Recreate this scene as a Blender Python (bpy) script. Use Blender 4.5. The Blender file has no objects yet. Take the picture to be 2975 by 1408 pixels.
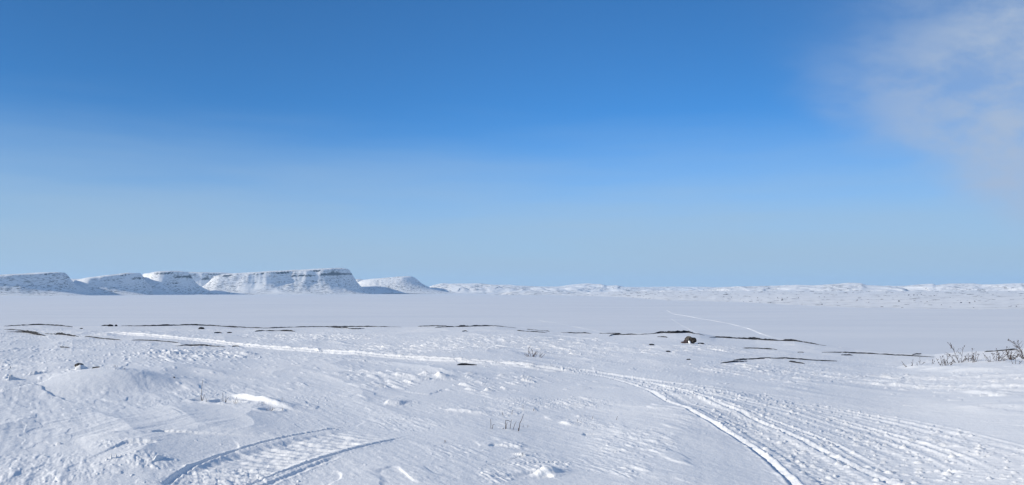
import bpy, math, random
import numpy as np
from math import radians as R

# ------------------------------------------------------------------ camera, world, sun, exposure
S = bpy.context.scene
F = 2164.0                      # focal length of the photograph in its own pixels
CX, CY, HOR = 1487.5, 704.0, 843.0
PITCH = math.atan((HOR - CY) / F)
EYE = 1.7
LAKE = -22.0
SUN_AZ, SUN_EL = R(-104), R(21)     # azimuth measured from the view direction (+Y), positive to the right

cd = bpy.data.cameras.new('camera')
cam = bpy.data.objects.new('camera', cd)
S.collection.objects.link(cam)
cam.location = (0, 0, EYE)
cam.rotation_euler = (math.pi / 2 + PITCH, 0, 0)
cd.sensor_fit = 'HORIZONTAL'
cd.angle = 2 * math.atan(CX / F)
cd.clip_start, cd.clip_end = 0.1, 60000
S.camera = cam

S.view_settings.view_transform = 'Standard'
S.view_settings.look = 'None'
S.view_settings.gamma = 1
S.view_settings.exposure = 0.0
S.cycles.use_denoising = True
S.cycles.max_bounces = 6
S.cycles.volume_bounces = 1


def N(nt, kind, x=0, y=0, **kw):
    n = nt.nodes.new(kind)
    n.location = (x, y)
    for k, v in kw.items():
        setattr(n, k, v)
    return n


def math_node(nt, op, a, b=None, clamp=False):
    n = N(nt, 'ShaderNodeMath', operation=op, use_clamp=clamp)
    for i, v in enumerate((a, b)):
        if v is None:
            continue
        if isinstance(v, (int, float)):
            n.inputs[i].default_value = v
        else:
            nt.links.new(v, n.inputs[i])
    return n.outputs[0]


def remap(nt, v, a, b, c=0.0, d=1.0, smooth=True):
    n = N(nt, 'ShaderNodeMapRange')
    n.interpolation_type = 'SMOOTHSTEP' if smooth else 'LINEAR'
    n.clamp = True
    nt.links.new(v, n.inputs[0])
    for i, x in zip((1, 2, 3, 4), (a, b, c, d)):
        n.inputs[i].default_value = x
    return n.outputs[0]


def mixc(nt, fac, a, b):
    n = N(nt, 'ShaderNodeMix', data_type='RGBA')
    for sock, v in ((n.inputs[0], fac), (n.inputs[6], a), (n.inputs[7], b)):
        if isinstance(v, (int, float)):
            sock.default_value = v
        elif isinstance(v, tuple):
            sock.default_value = (*v, 1) if len(v) == 3 else v
        else:
            nt.links.new(v, sock)
    return n.outputs[2]


def noise_node(nt, vec, scale, detail=4, rough=0.55, lac=2.0):
    n = N(nt, 'ShaderNodeTexNoise')
    n.inputs['Scale'].default_value = scale
    n.inputs['Detail'].default_value = detail
    n.inputs['Roughness'].default_value = rough
    n.inputs['Lacunarity'].default_value = lac
    if vec is not None:
        nt.links.new(vec, n.inputs['Vector'])
    return n.outputs[0]


def mapping(nt, vec, scale=(1, 1, 1), rot=(0, 0, 0), loc=(0, 0, 0)):
    n = N(nt, 'ShaderNodeMapping')
    n.inputs['Scale'].default_value = scale
    n.inputs['Rotation'].default_value = rot
    n.inputs['Location'].default_value = loc
    nt.links.new(vec, n.inputs['Vector'])
    return n.outputs[0]


W = bpy.data.worlds.new('World')
S.world = W
W.use_nodes = True
nt = W.node_tree
nt.nodes.clear()
sky = N(nt, 'ShaderNodeTexSky', sky_type='NISHITA', sun_disc=False)
sky.sun_elevation = SUN_EL
sky.sun_rotation = SUN_AZ % (2 * math.pi)
sky.altitude = 4000
sky.air_density, sky.dust_density, sky.ozone_density = 1.0, 0.0, 6.0
gen = N(nt, 'ShaderNodeTexCoord').outputs['Generated']
sep = N(nt, 'ShaderNodeSeparateXYZ')
nt.links.new(gen, sep.inputs[0])
az = math_node(nt, 'ARCTAN2', sep.outputs[0], sep.outputs[1])
el = math_node(nt, 'ARCSINE', sep.outputs[2])
# thin high cirrus veil in the east: where it lies is given in azimuth / elevation on the sky
wv = mapping(nt, gen, scale=(2.2, 2.2, 5.0), rot=(0, R(25), 0))
wn = noise_node(nt, wv, 2.2, 5, 0.5)
wo = math_node(nt, 'SUBTRACT', wn, 0.5)
el2 = math_node(nt, 'ADD', el, math_node(nt, 'MULTIPLY', wo, 0.07))
az2 = math_node(nt, 'ADD', az, math_node(nt, 'MULTIPLY', wo, 0.13))
# lower edge of the veil falls from (azimuth 22, elevation 14) to (azimuth 35, elevation 4.5)
edge = math_node(nt, 'ADD', el2, math_node(nt, 'MULTIPLY', az2, 0.76))
m_low = remap(nt, edge, 0.475, 0.565)
m_az = remap(nt, az2, R(17), R(36))
m_up = remap(nt, math_node(nt, 'SUBTRACT', el, math_node(nt, 'MULTIPLY', az2, 0.55)), 0.16, -0.06, 0.12, 1.0)
veil = math_node(nt, 'MULTIPLY', m_low, math_node(nt, 'ADD', math_node(nt, 'MULTIPLY', m_az, 0.66), 0.26))
veil = math_node(nt, 'MULTIPLY', veil, m_up)
veil = math_node(nt, 'MULTIPLY', veil, remap(nt, az2, R(14), R(23)))
sv = mapping(nt, gen, scale=(1.5, 9.0, 9.0), rot=(R(20), R(38), R(-20)))
wisp = noise_node(nt, sv, 2.4, 7, 0.6)
veil = math_node(nt, 'MULTIPLY', veil, remap(nt, wisp, 0.30, 0.66, 0.55, 1.1))
sv2 = mapping(nt, gen, scale=(1.2, 1.2, 11.0))
cir = noise_node(nt, sv2, 2.6, 5, 0.5)
# faint low haze bank above the horizon
m_bank = remap(nt, math_node(nt, 'ADD', el, math_node(nt, 'MULTIPLY', math_node(nt, 'SUBTRACT', cir, 0.5), 0.07)), 0.25, 0.025, 0.0, 0.97)
hsv = N(nt, 'ShaderNodeHueSaturation')
hsv.inputs['Saturation'].default_value = 1.0
hsv.inputs['Value'].default_value = 1.0
tint = N(nt, 'ShaderNodeMix', data_type='RGBA', blend_type='MULTIPLY')
tint.inputs[0].default_value = 1.0
tint.inputs[7].default_value = (0.92, 1.74, 1.90, 1)
nt.links.new(sky.outputs[0], tint.inputs[6])
nt.links.new(tint.outputs[2], hsv.inputs['Color'])
SKYK = 0.1
nt.links.new(remap(nt, math_node(nt, 'ABSOLUTE', math_node(nt, 'ADD', az, -0.06)), 0.0, 0.75, 1.0, 0.70), hsv.inputs['Value'])
c1 = mixc(nt, m_bank, hsv.outputs[0], tuple(v / SKYK for v in (0.365, 0.51, 0.66)))
c2 = mixc(nt, veil, c1, tuple(v / SKYK for v in (0.38, 0.485, 0.66)))
bg = N(nt, 'ShaderNodeBackground')
bg.inputs['Strength'].default_value = SKYK
nt.links.new(c2, bg.inputs['Color'])
wo_ = N(nt, 'ShaderNodeOutputWorld')
nt.links.new(bg.outputs[0], wo_.inputs[0])

sl = bpy.data.lights.new('sun', 'SUN')
sun = bpy.data.objects.new('sun', sl)
S.collection.objects.link(sun)
sl.energy = 5.0
sl.angle = R(0.53)
sl.color = (1.0, 0.915, 0.76)
sun.location = (-40, -20, 30)
# lamp looks along -Z: turn it so -Z points away from the sun
sd = (math.sin(SUN_AZ) * math.cos(SUN_EL), math.cos(SUN_AZ) * math.cos(SUN_EL), math.sin(SUN_EL))
from mathutils import Vector
sun.rotation_euler = Vector(sd).to_track_quat('Z', 'Y').to_euler()


# ------------------------------------------------------------------ materials
def new_mat(name):
    m = bpy.data.materials.new(name)
    m.use_nodes = True
    t = m.node_tree
    t.nodes.clear()
    o = N(t, 'ShaderNodeOutputMaterial')
    p = N(t, 'ShaderNodeBsdfPrincipled')
    t.links.new(p.outputs[0], o.inputs[0])
    return m, t, p


def snow_mat(name, bumps, tint=0.05, streak=None, rough=0.6, base=(0.88, 0.885, 0.895), dull=(0.82, 0.838, 0.865)):
    m, t, p = new_mat(name)
    co = N(t, 'ShaderNodeTexCoord').outputs['Object']
    sc = streak or (1, 1, 1)
    v = mapping(t, co, scale=sc, rot=(0, 0, R(-30)))
    n1 = noise_node(t, v, tint, 6, 0.6)
    t.links.new(mixc(t, remap(t, n1, 0.35, 0.68), base, dull), p.inputs['Base Color'])
    p.inputs['Roughness'].default_value = rough
    p.inputs['Specular IOR Level'].default_value = 0.25
    prev = None
    for scale, dist, det in bumps:
        b = N(t, 'ShaderNodeBump')
        b.inputs['Strength'].default_value = 1.0
        b.inputs['Distance'].default_value = dist
        t.links.new(noise_node(t, co, scale, det, 0.65), b.inputs['Height'])
        if prev:
            t.links.new(prev, b.inputs['Normal'])
        prev = b.outputs[0]
    if prev:
        t.links.new(prev, p.inputs['Normal'])
    return m


def rock_mat(name, dark=(0.022, 0.022, 0.026), light=(0.085, 0.082, 0.08), scale=6, snow=None):
    m, t, p = new_mat(name)
    co = N(t, 'ShaderNodeTexCoord').outputs['Object']
    n1 = noise_node(t, co, scale, 6, 0.65)
    n2 = noise_node(t, co, scale * 4.3, 4, 0.6)
    c = mixc(t, remap(t, n1, 0.42, 0.66), dark, light)
    c = mixc(t, remap(t, n2, 0.58, 0.72, 0, 0.6), c, tuple(min(1, v * 1.9) for v in light))
    if snow:
        g = N(t, 'ShaderNodeNewGeometry')
        s = N(t, 'ShaderNodeSeparateXYZ')
        t.links.new(g.outputs['Normal'], s.inputs[0])
        up = math_node(t, 'ADD', s.outputs[2], math_node(t, 'MULTIPLY', math_node(t, 'SUBTRACT', n2, 0.5), 0.9))
        up = math_node(t, 'ADD', up, math_node(t, 'MULTIPLY', math_node(t, 'SUBTRACT', n1, 0.5), 0.8))
        c = mixc(t, remap(t, up, snow[0], snow[1]), c, (0.82, 0.85, 0.89))
    t.links.new(c, p.inputs['Base Color'])
    p.inputs['Roughness'].default_value = 0.9
    p.inputs['Specular IOR Level'].default_value = 0.2
    b = N(t, 'ShaderNodeBump')
    b.inputs['Distance'].default_value = 0.15 / scale
    t.links.new(n1, b.inputs['Height'])
    t.links.new(b.outputs[0], p.inputs['Normal'])
    return m


def plain_mat(name, col, var=0.4, scale=40):
    m, t, p = new_mat(name)
    co = N(t, 'ShaderNodeTexCoord').outputs['Object']
    n1 = noise_node(t, co, scale, 3, 0.6)
    t.links.new(mixc(t, n1, tuple(v * (1 - var) for v in col), tuple(v * (1 + var) for v in col)), p.inputs['Base Color'])
    p.inputs['Roughness'].default_value = 0.85
    return m


def hill_mat(name, nz0, nz1, speck=0.5, hscale=1.0, strata=True):
    """snow over dark rock: the rock shows on steep faces, along the strata and as boulders breaking through"""
    m, t, p = new_mat(name)
    co = N(t, 'ShaderNodeTexCoord').outputs['Object']
    g = N(t, 'ShaderNodeNewGeometry')
    s = N(t, 'ShaderNodeSeparateXYZ')
    t.links.new(g.outputs['True Normal'], s.inputs[0])
    n1 = noise_node(t, co, 0.035 * hscale, 6, 0.7)
    n2 = noise_node(t, mapping(t, co, scale=(0.45, 0.6, 3.2)), 0.085 * hscale, 4, 0.75)
    nz = math_node(t, 'ADD', s.outputs[2], math_node(t, 'MULTIPLY', math_node(t, 'SUBTRACT', n1, 0.5), 0.45))
    rockf = remap(t, nz, nz1, nz0)
    big = noise_node(t, co, 0.006 * hscale, 3, 0.5)
    thr = remap(t, big, 0.36, 0.6, 0.15 * speck, speck)
    sp = math_node(t, 'MULTIPLY', remap(t, n2, 0.51, 0.59, 0.0, 0.9), thr)
    fac = math_node(t, 'MAXIMUM', rockf, sp)
    t.links.new(mixc(t, fac, (0.85, 0.862, 0.88), (0.035, 0.04, 0.05)), p.inputs['Base Color'])
    p.inputs['Roughness'].default_value = 0.8
    p.inputs['Specular IOR Level'].default_value = 0.1
    return m


M_SNOW = snow_mat('wind_packed_snow', [(9.0, 0.012, 4), (34.0, 0.004, 3)], tint=0.35, streak=(1, 0.35, 1))
M_LAKE = snow_mat('lake_snow', [(0.25, 0.10, 5)], tint=0.02, streak=(0.25, 1, 1), base=(0.80, 0.815, 0.84), dull=(0.74, 0.765, 0.805))
M_TRACK = snow_mat('loose_track_snow', [(3.0, 0.05, 3)], tint=0.5, base=(0.86, 0.87, 0.88), dull=(0.80, 0.82, 0.85))
M_CAP = snow_mat('fresh_snow', [(20.0, 0.01, 3)], tint=2.0, base=(0.9, 0.92, 0.94), dull=(0.86, 0.88, 0.92))
M_ROCK = rock_mat('bedrock', dark=(0.006, 0.009, 0.016), light=(0.040, 0.040, 0.044), snow=(1.05, 1.3))
M_ROCKSNOW = rock_mat('bedrock_under_snow', dark=(0.006, 0.009, 0.016), light=(0.040, 0.040, 0.044), snow=(0.98, 1.25))
M_BOULDER = rock_mat('grey_lichen_rock', dark=(0.03, 0.028, 0.028), light=(0.21, 0.19, 0.165), scale=11)
M_BLACK = rock_mat('black_rock', dark=(0.014, 0.013, 0.014), light=(0.07, 0.064, 0.060), scale=11)
M_RED = rock_mat('reddish_rock', dark=(0.035, 0.024, 0.026), light=(0.13, 0.10, 0.10), scale=11)
M_TWIG = plain_mat('willow_bark', (0.055, 0.034, 0.026))
M_TWIGR = plain_mat('reddish_twig_bark', (0.075, 0.045, 0.045))
M_BUD = plain_mat('dry_leaf', (0.036, 0.024, 0.020))
M_MESA = hill_mat('mesa_snow_and_rock', 0.37, 0.50, 1.0)
M_HILL = hill_mat('hill_snow_and_rock', 0.78, 0.90, 0.8, 0.6)
M_PLAIN = hill_mat('plain_snow', 0.4, 0.6, 0.35, 0.8)


# ------------------------------------------------------------------ helpers
COL = S.collection


def tag(o, label=None, cat=None, group=None, kind=None):
    if label: o['label'] = label
    if cat: o['category'] = cat
    if group: o['group'] = group
    if kind: o['kind'] = kind
    return o


def mesh_obj(name, verts, faces, mat, parent=None, smooth=True):
    me = bpy.data.meshes.new(name)
    verts = np.asarray(verts, dtype=np.float32)
    faces = np.asarray(faces, dtype=np.int32)
    nv, nf, k = len(verts), len(faces), faces.shape[1]
    me.vertices.add(nv)
    me.vertices.foreach_set('co', verts.ravel())
    me.loops.add(nf * k)
    me.loops.foreach_set('vertex_index', faces.ravel())
    me.polygons.add(nf)
    me.polygons.foreach_set('loop_start', np.arange(0, nf * k, k, dtype=np.int32))
    me.polygons.foreach_set('loop_total', np.full(nf, k, dtype=np.int32))
    me.polygons.foreach_set('use_smooth', np.full(nf, smooth, dtype=bool))
    me.update(calc_edges=True)
    me.materials.append(mat)
    o = bpy.data.objects.new(name, me)
    COL.objects.link(o)
    if parent: o.parent = parent
    return o


def empty(name, loc):
    o = bpy.data.objects.new(name, None)
    o.empty_display_size = 0.2
    o.location = loc
    COL.objects.link(o)
    return o


def grid_faces(ni, nj, wrap=False):
    i = np.arange(ni - 1)[:, None]
    j = np.arange(nj if wrap else nj - 1)[None, :]
    j1 = (j + 1) % nj
    a = i * nj + j
    b = i * nj + j1
    return np.stack([a, b, b + nj, a + nj], -1).reshape(-1, 4)


rng0 = np.random.RandomState(7)
PERM = rng0.permutation(256).astype(np.int32)
PERM = np.concatenate([PERM, PERM])
GA = rng0.rand(256) * 2 * np.pi
GX, GY = np.cos(GA).astype(np.float32), np.sin(GA).astype(np.float32)
RND = rng0.rand(256).astype(np.float32)


def pn(x, y, seed=0):
    """2-D gradient noise, about -0.7 .. 0.7"""
    x = np.asarray(x, np.float32) + np.float32(seed * 37.17)
    y = np.asarray(y, np.float32) + np.float32(seed * 11.73)
    xf, yf = np.floor(x), np.floor(y)
    xi, yi = xf.astype(np.int32) & 255, yf.astype(np.int32) & 255
    fx, fy = x - xf, y - yf
    u = fx * fx * fx * (fx * (fx * 6 - 15) + 10)
    v = fy * fy * fy * (fy * (fy * 6 - 15) + 10)
    p0, p1 = PERM[xi], PERM[xi + 1]
    h00, h01, h10, h11 = PERM[p0 + yi], PERM[p0 + yi + 1], PERM[p1 + yi], PERM[p1 + yi + 1]
    g00 = GX[h00] * fx + GY[h00] * fy
    g10 = GX[h10] * (fx - 1) + GY[h10] * fy
    g01 = GX[h01] * fx + GY[h01] * (fy - 1)
    g11 = GX[h11] * (fx - 1) + GY[h11] * (fy - 1)
    a = g00 + u * (g10 - g00)
    b = g01 + u * (g11 - g01)
    return a + v * (b - a)


def fbm(x, y, octs=3, seed=0, gain=0.5):
    r, a = 0, 1.0
    for k in range(octs):
        r = r + a * pn(x * 2 ** k, y * 2 ** k, seed + k * 3)
        a *= gain
    return r


def ss(a, b, x):
    t = np.clip((x - a) / (b - a), 0, 1)
    return t * t * (3 - 2 * t)


# ---- pixels of the photograph -> rays from the photographer's eye
def ray(u, v):
    dx = (np.asarray(u, float) - CX) / F
    dz = -(np.asarray(v, float) - CY) / F
    return dx, np.cos(PITCH) - dz * np.sin(PITCH), np.sin(PITCH) + dz * np.cos(PITCH)


# ------------------------------------------------------------------ foreground terrain
# skyline of the near ridge: (photo x, photo y, distance of the ridge in metres)
CREST = np.array([(-120, 948, 58), (0, 947, 58), (115, 942, 60), (210, 947, 58), (323, 945, 58), (555, 943, 60), (716, 949, 60),
                  (1040, 948, 60), (1180, 948, 60), (1270, 946, 60), (1444, 946, 60), (1536, 955, 58), (1675, 966, 56), (1800, 968, 54),
                  (1963, 964, 54), (2032, 966, 54), (2080, 976, 53), (2194, 984, 52), (2310, 988, 50), (2368, 996, 48), (2483, 1015, 44),
                  (2600, 1025, 41), (2715, 1029, 39), (2780, 1023, 38), (2860, 1019, 37), (2975, 1012, 36), (3100, 1006, 36)], float)
_x, _y, _z = ray(CREST[:, 0], CREST[:, 1])
C_AZ = np.arctan2(_x, _y)
C_T = -_z / np.hypot(_x, _y)
C_D = CREST[:, 2]
mt, md = (C_T[0] + C_T[-1]) / 2, (C_D[0] + C_D[-1]) / 2
C_AZ = np.concatenate([[-math.pi], C_AZ, [math.pi]])
C_T = np.concatenate([[mt], C_T, [mt]])
C_D = np.concatenate([[md], C_D, [md]])


C_AZS = np.linspace(-math.pi, math.pi, 1441)
_t = np.interp(C_AZS, C_AZ, C_T)
_k = np.exp(-np.linspace(-2, 2, 57) ** 2 * 1.4)
C_TS = np.convolve(np.pad(_t, 28, mode='wrap'), _k / _k.sum(), 'valid')      # slope of the ground, smoothed over a few degrees


def base_h(x, y):
    d = np.hypot(x, y)
    a = np.arctan2(x, y)
    t = np.interp(a, C_AZ, C_T)
    D = np.interp(a, C_AZ, C_D)
    ts = np.interp(a, C_AZS, C_TS)
    s = ts - EYE / D
    o = np.maximum(d - D, 0)
    w = np.clip((d - D + 13) / 13, 0, 1)
    w = w * w * (3 - 2 * w)
    z = -s * d - (t - ts) * D * w - 0.03 * o * o / (1 + 0.09 * o)
    return np.maximum(z, LAKE - 4)


def ground(u, v):
    """where the ray through a photo pixel meets the smooth ground"""
    dx, dy, dz = ray(u, v)
    k = np.hypot(dx, dy)
    dx, dy, dz = dx / k, dy / k, dz / k
    ds = np.concatenate([np.arange(3, 20, 0.02), np.arange(20, 64, 0.05)])
    gap = EYE + dz * ds - base_h(dx * ds, dy * ds)
    hit = np.where(gap <= 0)[0]
    i = hit[0] if len(hit) else int(np.argmin(gap))
    return dx * ds[i], dy * ds[i]


def poly(pts, step=0.25):
    """photo polyline -> evenly resampled, gently smoothed polyline on the ground"""
    w = np.array([ground(*p[:2]) for p in pts])
    seg = np.hypot(*np.diff(w, axis=0).T)
    l = np.concatenate([[0], np.cumsum(seg)])
    n = max(3, int(l[-1] / step))
    t = np.linspace(0, l[-1], n)
    q = np.stack([np.interp(t, l, w[:, 0]), np.interp(t, l, w[:, 1])], 1)
    kx = max(1, int(0.8 / step))
    for _ in range(2):
        pad = np.concatenate([np.repeat(q[:1], kx, 0), q, np.repeat(q[-1:], kx, 0)])
        c = np.cumsum(np.concatenate([[[0, 0]], pad]), 0)
        q = (c[2 * kx + 1:] - c[:-2 * kx - 1]) / (2 * kx + 1)
    return q


QA = 0.036      # azimuth step in degrees inside the view
fine = np.arange(-39, 39.001, QA)
az_deg = np.concatenate([np.arange(-180, -60, 4), np.arange(-60, -39, 0.4), fine, np.arange(39.4, 60, 0.4), np.arange(60, 180, 4)])
AZ = np.radians(az_deg)
rr = [0.6]
while rr[-1] < 420:
    d = rr[-1]
    if d < 5:
        st = 0.15
    elif d < 66:
        st = min(0.00055 * d * d / EYE, 0.11)
        st = max(st, 0.011)
    else:
        st = (d - 66) * 0.06 + 0.3
    rr.append(d + st)
RR = np.array(rr)
NA, NR = len(AZ), len(RR)
X = (RR[:, None] * np.sin(AZ)[None, :]).astype(np.float32)
Y = (RR[:, None] * np.cos(AZ)[None, :]).astype(np.float32)
DD = np.repeat(RR[:, None], NA, 1).astype(np.float32)
print('terrain grid', NR, NA, NR * NA)
H = base_h(X, Y).astype(np.float32)
CD = np.interp(AZ, C_AZ, C_D).astype(np.float32)[None, :]
nearcrest = 1 - ss(-9.0, -0.5, DD - CD)            # keeps the ridge line where it is


def dist_field(q, margin):
    """distance, signed side and length along a ground polyline, near it only"""
    D = np.full(X.shape, 1e3, np.float32)
    Sg = np.zeros(X.shape, np.float32)
    L = np.zeros(X.shape, np.float32)
    l = 0.0
    for k in range(len(q) - 1):
        a, b = q[k], q[k + 1]
        e = b - a
        le = float(np.hypot(*e))
        if le < 1e-6:
            continue
        da = [np.hypot(*a), np.hypot(*b)]
        r0, r1 = min(da) - margin, max(da) + margin
        i0, i1 = np.searchsorted(RR, r0), np.searchsorted(RR, r1)
        aa = [math.atan2(a[0], a[1]), math.atan2(b[0], b[1])]
        ma = math.asin(min(0.99, margin / max(min(da), margin * 1.02)))
        j0, j1 = np.searchsorted(AZ, min(aa) - ma), np.searchsorted(AZ, max(aa) + ma)
        if i1 > i0 and j1 > j0:
            px, py = X[i0:i1, j0:j1] - a[0], Y[i0:i1, j0:j1] - a[1]
            t = np.clip((px * e[0] + py * e[1]) / (le * le), 0, 1)
            ddx, ddy = px - t * e[0], py - t * e[1]
            dd = np.hypot(ddx, ddy)
            m = dd < D[i0:i1, j0:j1]
            D[i0:i1, j0:j1][m] = dd[m]
            cr = (px * e[1] - py * e[0]) / le           # positive to the right of travel
            Sg[i0:i1, j0:j1][m] = cr[m]
            L[i0:i1, j0:j1][m] = (l + t * le)[m]
        l += le
    return D, Sg, L, l


def in_poly(q, x, y):
    r = np.zeros(x.shape, bool)
    n = len(q)
    for i in range(n):
        x0, y0 = q[i]
        x1, y1 = q[(i + 1) % n]
        c = ((y0 > y) != (y1 > y)) & (x < (x1 - x0) * (y - y0) / (y1 - y0 + 1e-12) + x0)
        r ^= c
    return r


def patch(u, v, ru, rv):
    """soft elliptical mask on the ground for an area of the photo given by centre and radii in photo pixels"""
    c = np.array(ground(u, v))
    e = np.array(ground(u + ru, v)) - c
    f1 = np.array(ground(u, v + rv))
    f = f1 - c
    det = e[0] * f[1] - e[1] * f[0]
    a = ((X - c[0]) * f[1] - (Y - c[1]) * f[0]) / det
    b = ((Y - c[1]) * e[0] - (X - c[0]) * e[1]) / det
    r = np.sqrt(a * a + b * b)
    return 1 - ss(0.55, 1.1, r + 0.35 * WARP)


# wind frame: drifts lie along WD, the wind having come from the front left
WANG = R(148)
WX, WY = math.sin(WANG), math.cos(WANG)
bend = 0.25 * pn(X / 11, Y / 11, 61)
P = X * WX + Y * WY
Q = X * WY - Y * WX + bend * 2.0
WARP = fbm(X / 1.7, Y / 1.7, 2, 31)
BIG = fbm(X / 7.0, Y / 7.0, 2, 5)
far_fade = 1 - ss(20, 55, DD) * 0.35

# broad undulation
H += (0.12 * pn(X / 13, Y / 17, 2) + 0.042 * pn(X / 4.3, Y / 5.2, 3)) * nearcrest * ss(2, 12, DD)
H += 0.024 * pn(P / 3.4, Q / 1.3, 4) * nearcrest
H += 0.045 * np.clip(1 - 2.2 * np.abs(pn(P / 6.0 + 0.2 * WARP, Q / 2.0, 6)), 0, 1) ** 2 * nearcrest * ss(-0.1, 0.2, pn(X / 6, Y / 6, 7))


def drifts(P, Q, cl, cw, prob, hgt, seed, tail=0.85):
    """one teardrop drift per jittered cell: a steep nose upwind, a long tail downwind"""
    out = np.zeros(P.shape, np.float32)
    ci, cj = np.floor(P / cl).astype(np.int32), np.floor(Q / cw).astype(np.int32)
    for oi in (-1, 0):
        for oj in (-1, 0, 1):
            i, j = ci + oi, cj + oj
            h = PERM[(PERM[(i + seed * 17) & 255] + j) & 255]
            r1, r2, r3 = RND[h], RND[(h * 7 + 13) & 255], RND[(h * 13 + 101) & 255]
            a = (P - (i + 0.6 * r1) * cl) / (cl * tail)
            b = (Q - (j + 0.25 + 0.5 * r2) * cw) / (cw * (0.22 + 0.26 * r3))
            b = b + 0.9 * (r1 - 0.5) * a
            nose = ss(0.0, 0.09, a - 0.06 * b * b)
            prof = nose * np.clip(1 - a, 0, 1) ** 1.3
            wid = np.clip(1 - b * b * (1 + 1.4 * np.clip(a, 0, 1)), 0, 1)
            hh = prof * wid * (0.35 + 0.65 * r2)
            out = np.maximum(out, hh * (RND[(h * 29 + 57) & 255] < prob))
    return out * hgt


# sastrugi in patches
H0 = H.copy()
pat1 = ss(-0.05, 0.25, BIG + 0.4 * pn(X / 3, Y / 3, 8))
pat2 = ss(-0.02, 0.30, fbm(X / 5.0, Y / 9.0, 2, 15))
pat3 = ss(0.0, 0.30, fbm(X / 3.4, Y / 4.0, 2, 25))
H += drifts(P + 0.12 * WARP, Q + 0.10 * WARP, 1.5, 0.55, 0.30 * pat1, 0.006 + 0.022 * ss(13, 26, DD), 1) * nearcrest
H += drifts(P + 0.10 * WARP, Q + 0.08 * WARP, 0.75, 0.26, 0.40 * pat2, 0.006 + 0.016 * ss(13, 26, DD), 2)
H += drifts(P, Q + 0.05 * WARP, 3.2, 1.1, 0.10, 0.04, 3) * nearcrest
H += drifts(P + 0.05 * WARP, Q + 0.05 * WARP, 0.34, 0.12, 0.5 * pat3, 0.006, 4)
H += (0.0055 * pn(P / 0.9, Q / 0.16, 56) + 0.0030 * pn(P / 0.35, Q / 0.06, 57)) * (0.25 + 0.9 * pat2) * (1 + 0.5 * ss(12, 25, DD))
H += drifts(P + 0.1 * WARP, Q + 0.05 * WARP, 0.55, 0.16, 0.30 * ss(14, 24, DD), 0.028, 8)
# layered wind crust: shallow steps with ragged edges
cr = fbm(P / 2.2, Q / 0.8, 3, 41)
stepm = ss(0.05, 0.3, pn(X / 1.6, Y / 1.6, 43))
H += 0.012 * ss(0.06, 0.14, cr) * far_fade * stepm
cr2 = fbm(P / 0.9 + 3, Q / 0.33, 3, 45)
H += 0.005 * ss(0.10, 0.16, cr2) * pat2
# fine scour lines
H += 0.003 * pn(P / 1.1, Q / 0.075, 50) * ss(0.0, 0.2, pat1 + pat3 - 0.3)
H += 0.0022 * fbm(X / 0.16, Y / 0.16, 2, 52) * (0.4 + pat3)
g0, g1 = np.array(ground(130, 1266)), np.array(ground(480, 1192))
gd = (g1 - g0) / np.hypot(*(g1 - g0))
SA, SB = X * gd[0] + Y * gd[1], X * gd[1] - Y * gd[0]
H += (0.013 * pn(SA / 2.6, SB / 0.20, 54) + 0.006 * pn(SA / 1.2, SB / 0.08, 55)) * patch(300, 1232, 420, 62)

# ---- drifts and hollows one can name in the photo
# broad drift on the left: a long smooth face below a wind-cut crest, steep behind it
q = poly([(30, 1112), (80, 1104), (150, 1099), (233, 1097), (300, 1101), (350, 1109), (395, 1125), (425, 1146)], 0.1)
D, Sg, L, tot = dist_field(q, 4.0)
env = ss(0, 0.4 * tot, L) * (1 - ss(0.55 * tot, tot, L))
wn_ = 1.5 + 0.25 * pn(X / 1.5, Y / 1.5, 71)
mound = env * np.where(Sg > 0, np.exp(-(D / wn_) ** 2), np.exp(-(D / 1.05) ** 2)) * (D < 3.9)
M_mound = ss(0.1, 0.45, mound) * (Sg > 0)
H = H0 + (H - H0) * (1 - 0.8 * M_mound)
H += 0.23 * mound
# soft hollow on its lee side
H -= 0.02 * patch(478, 1122, 75, 22)

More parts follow.
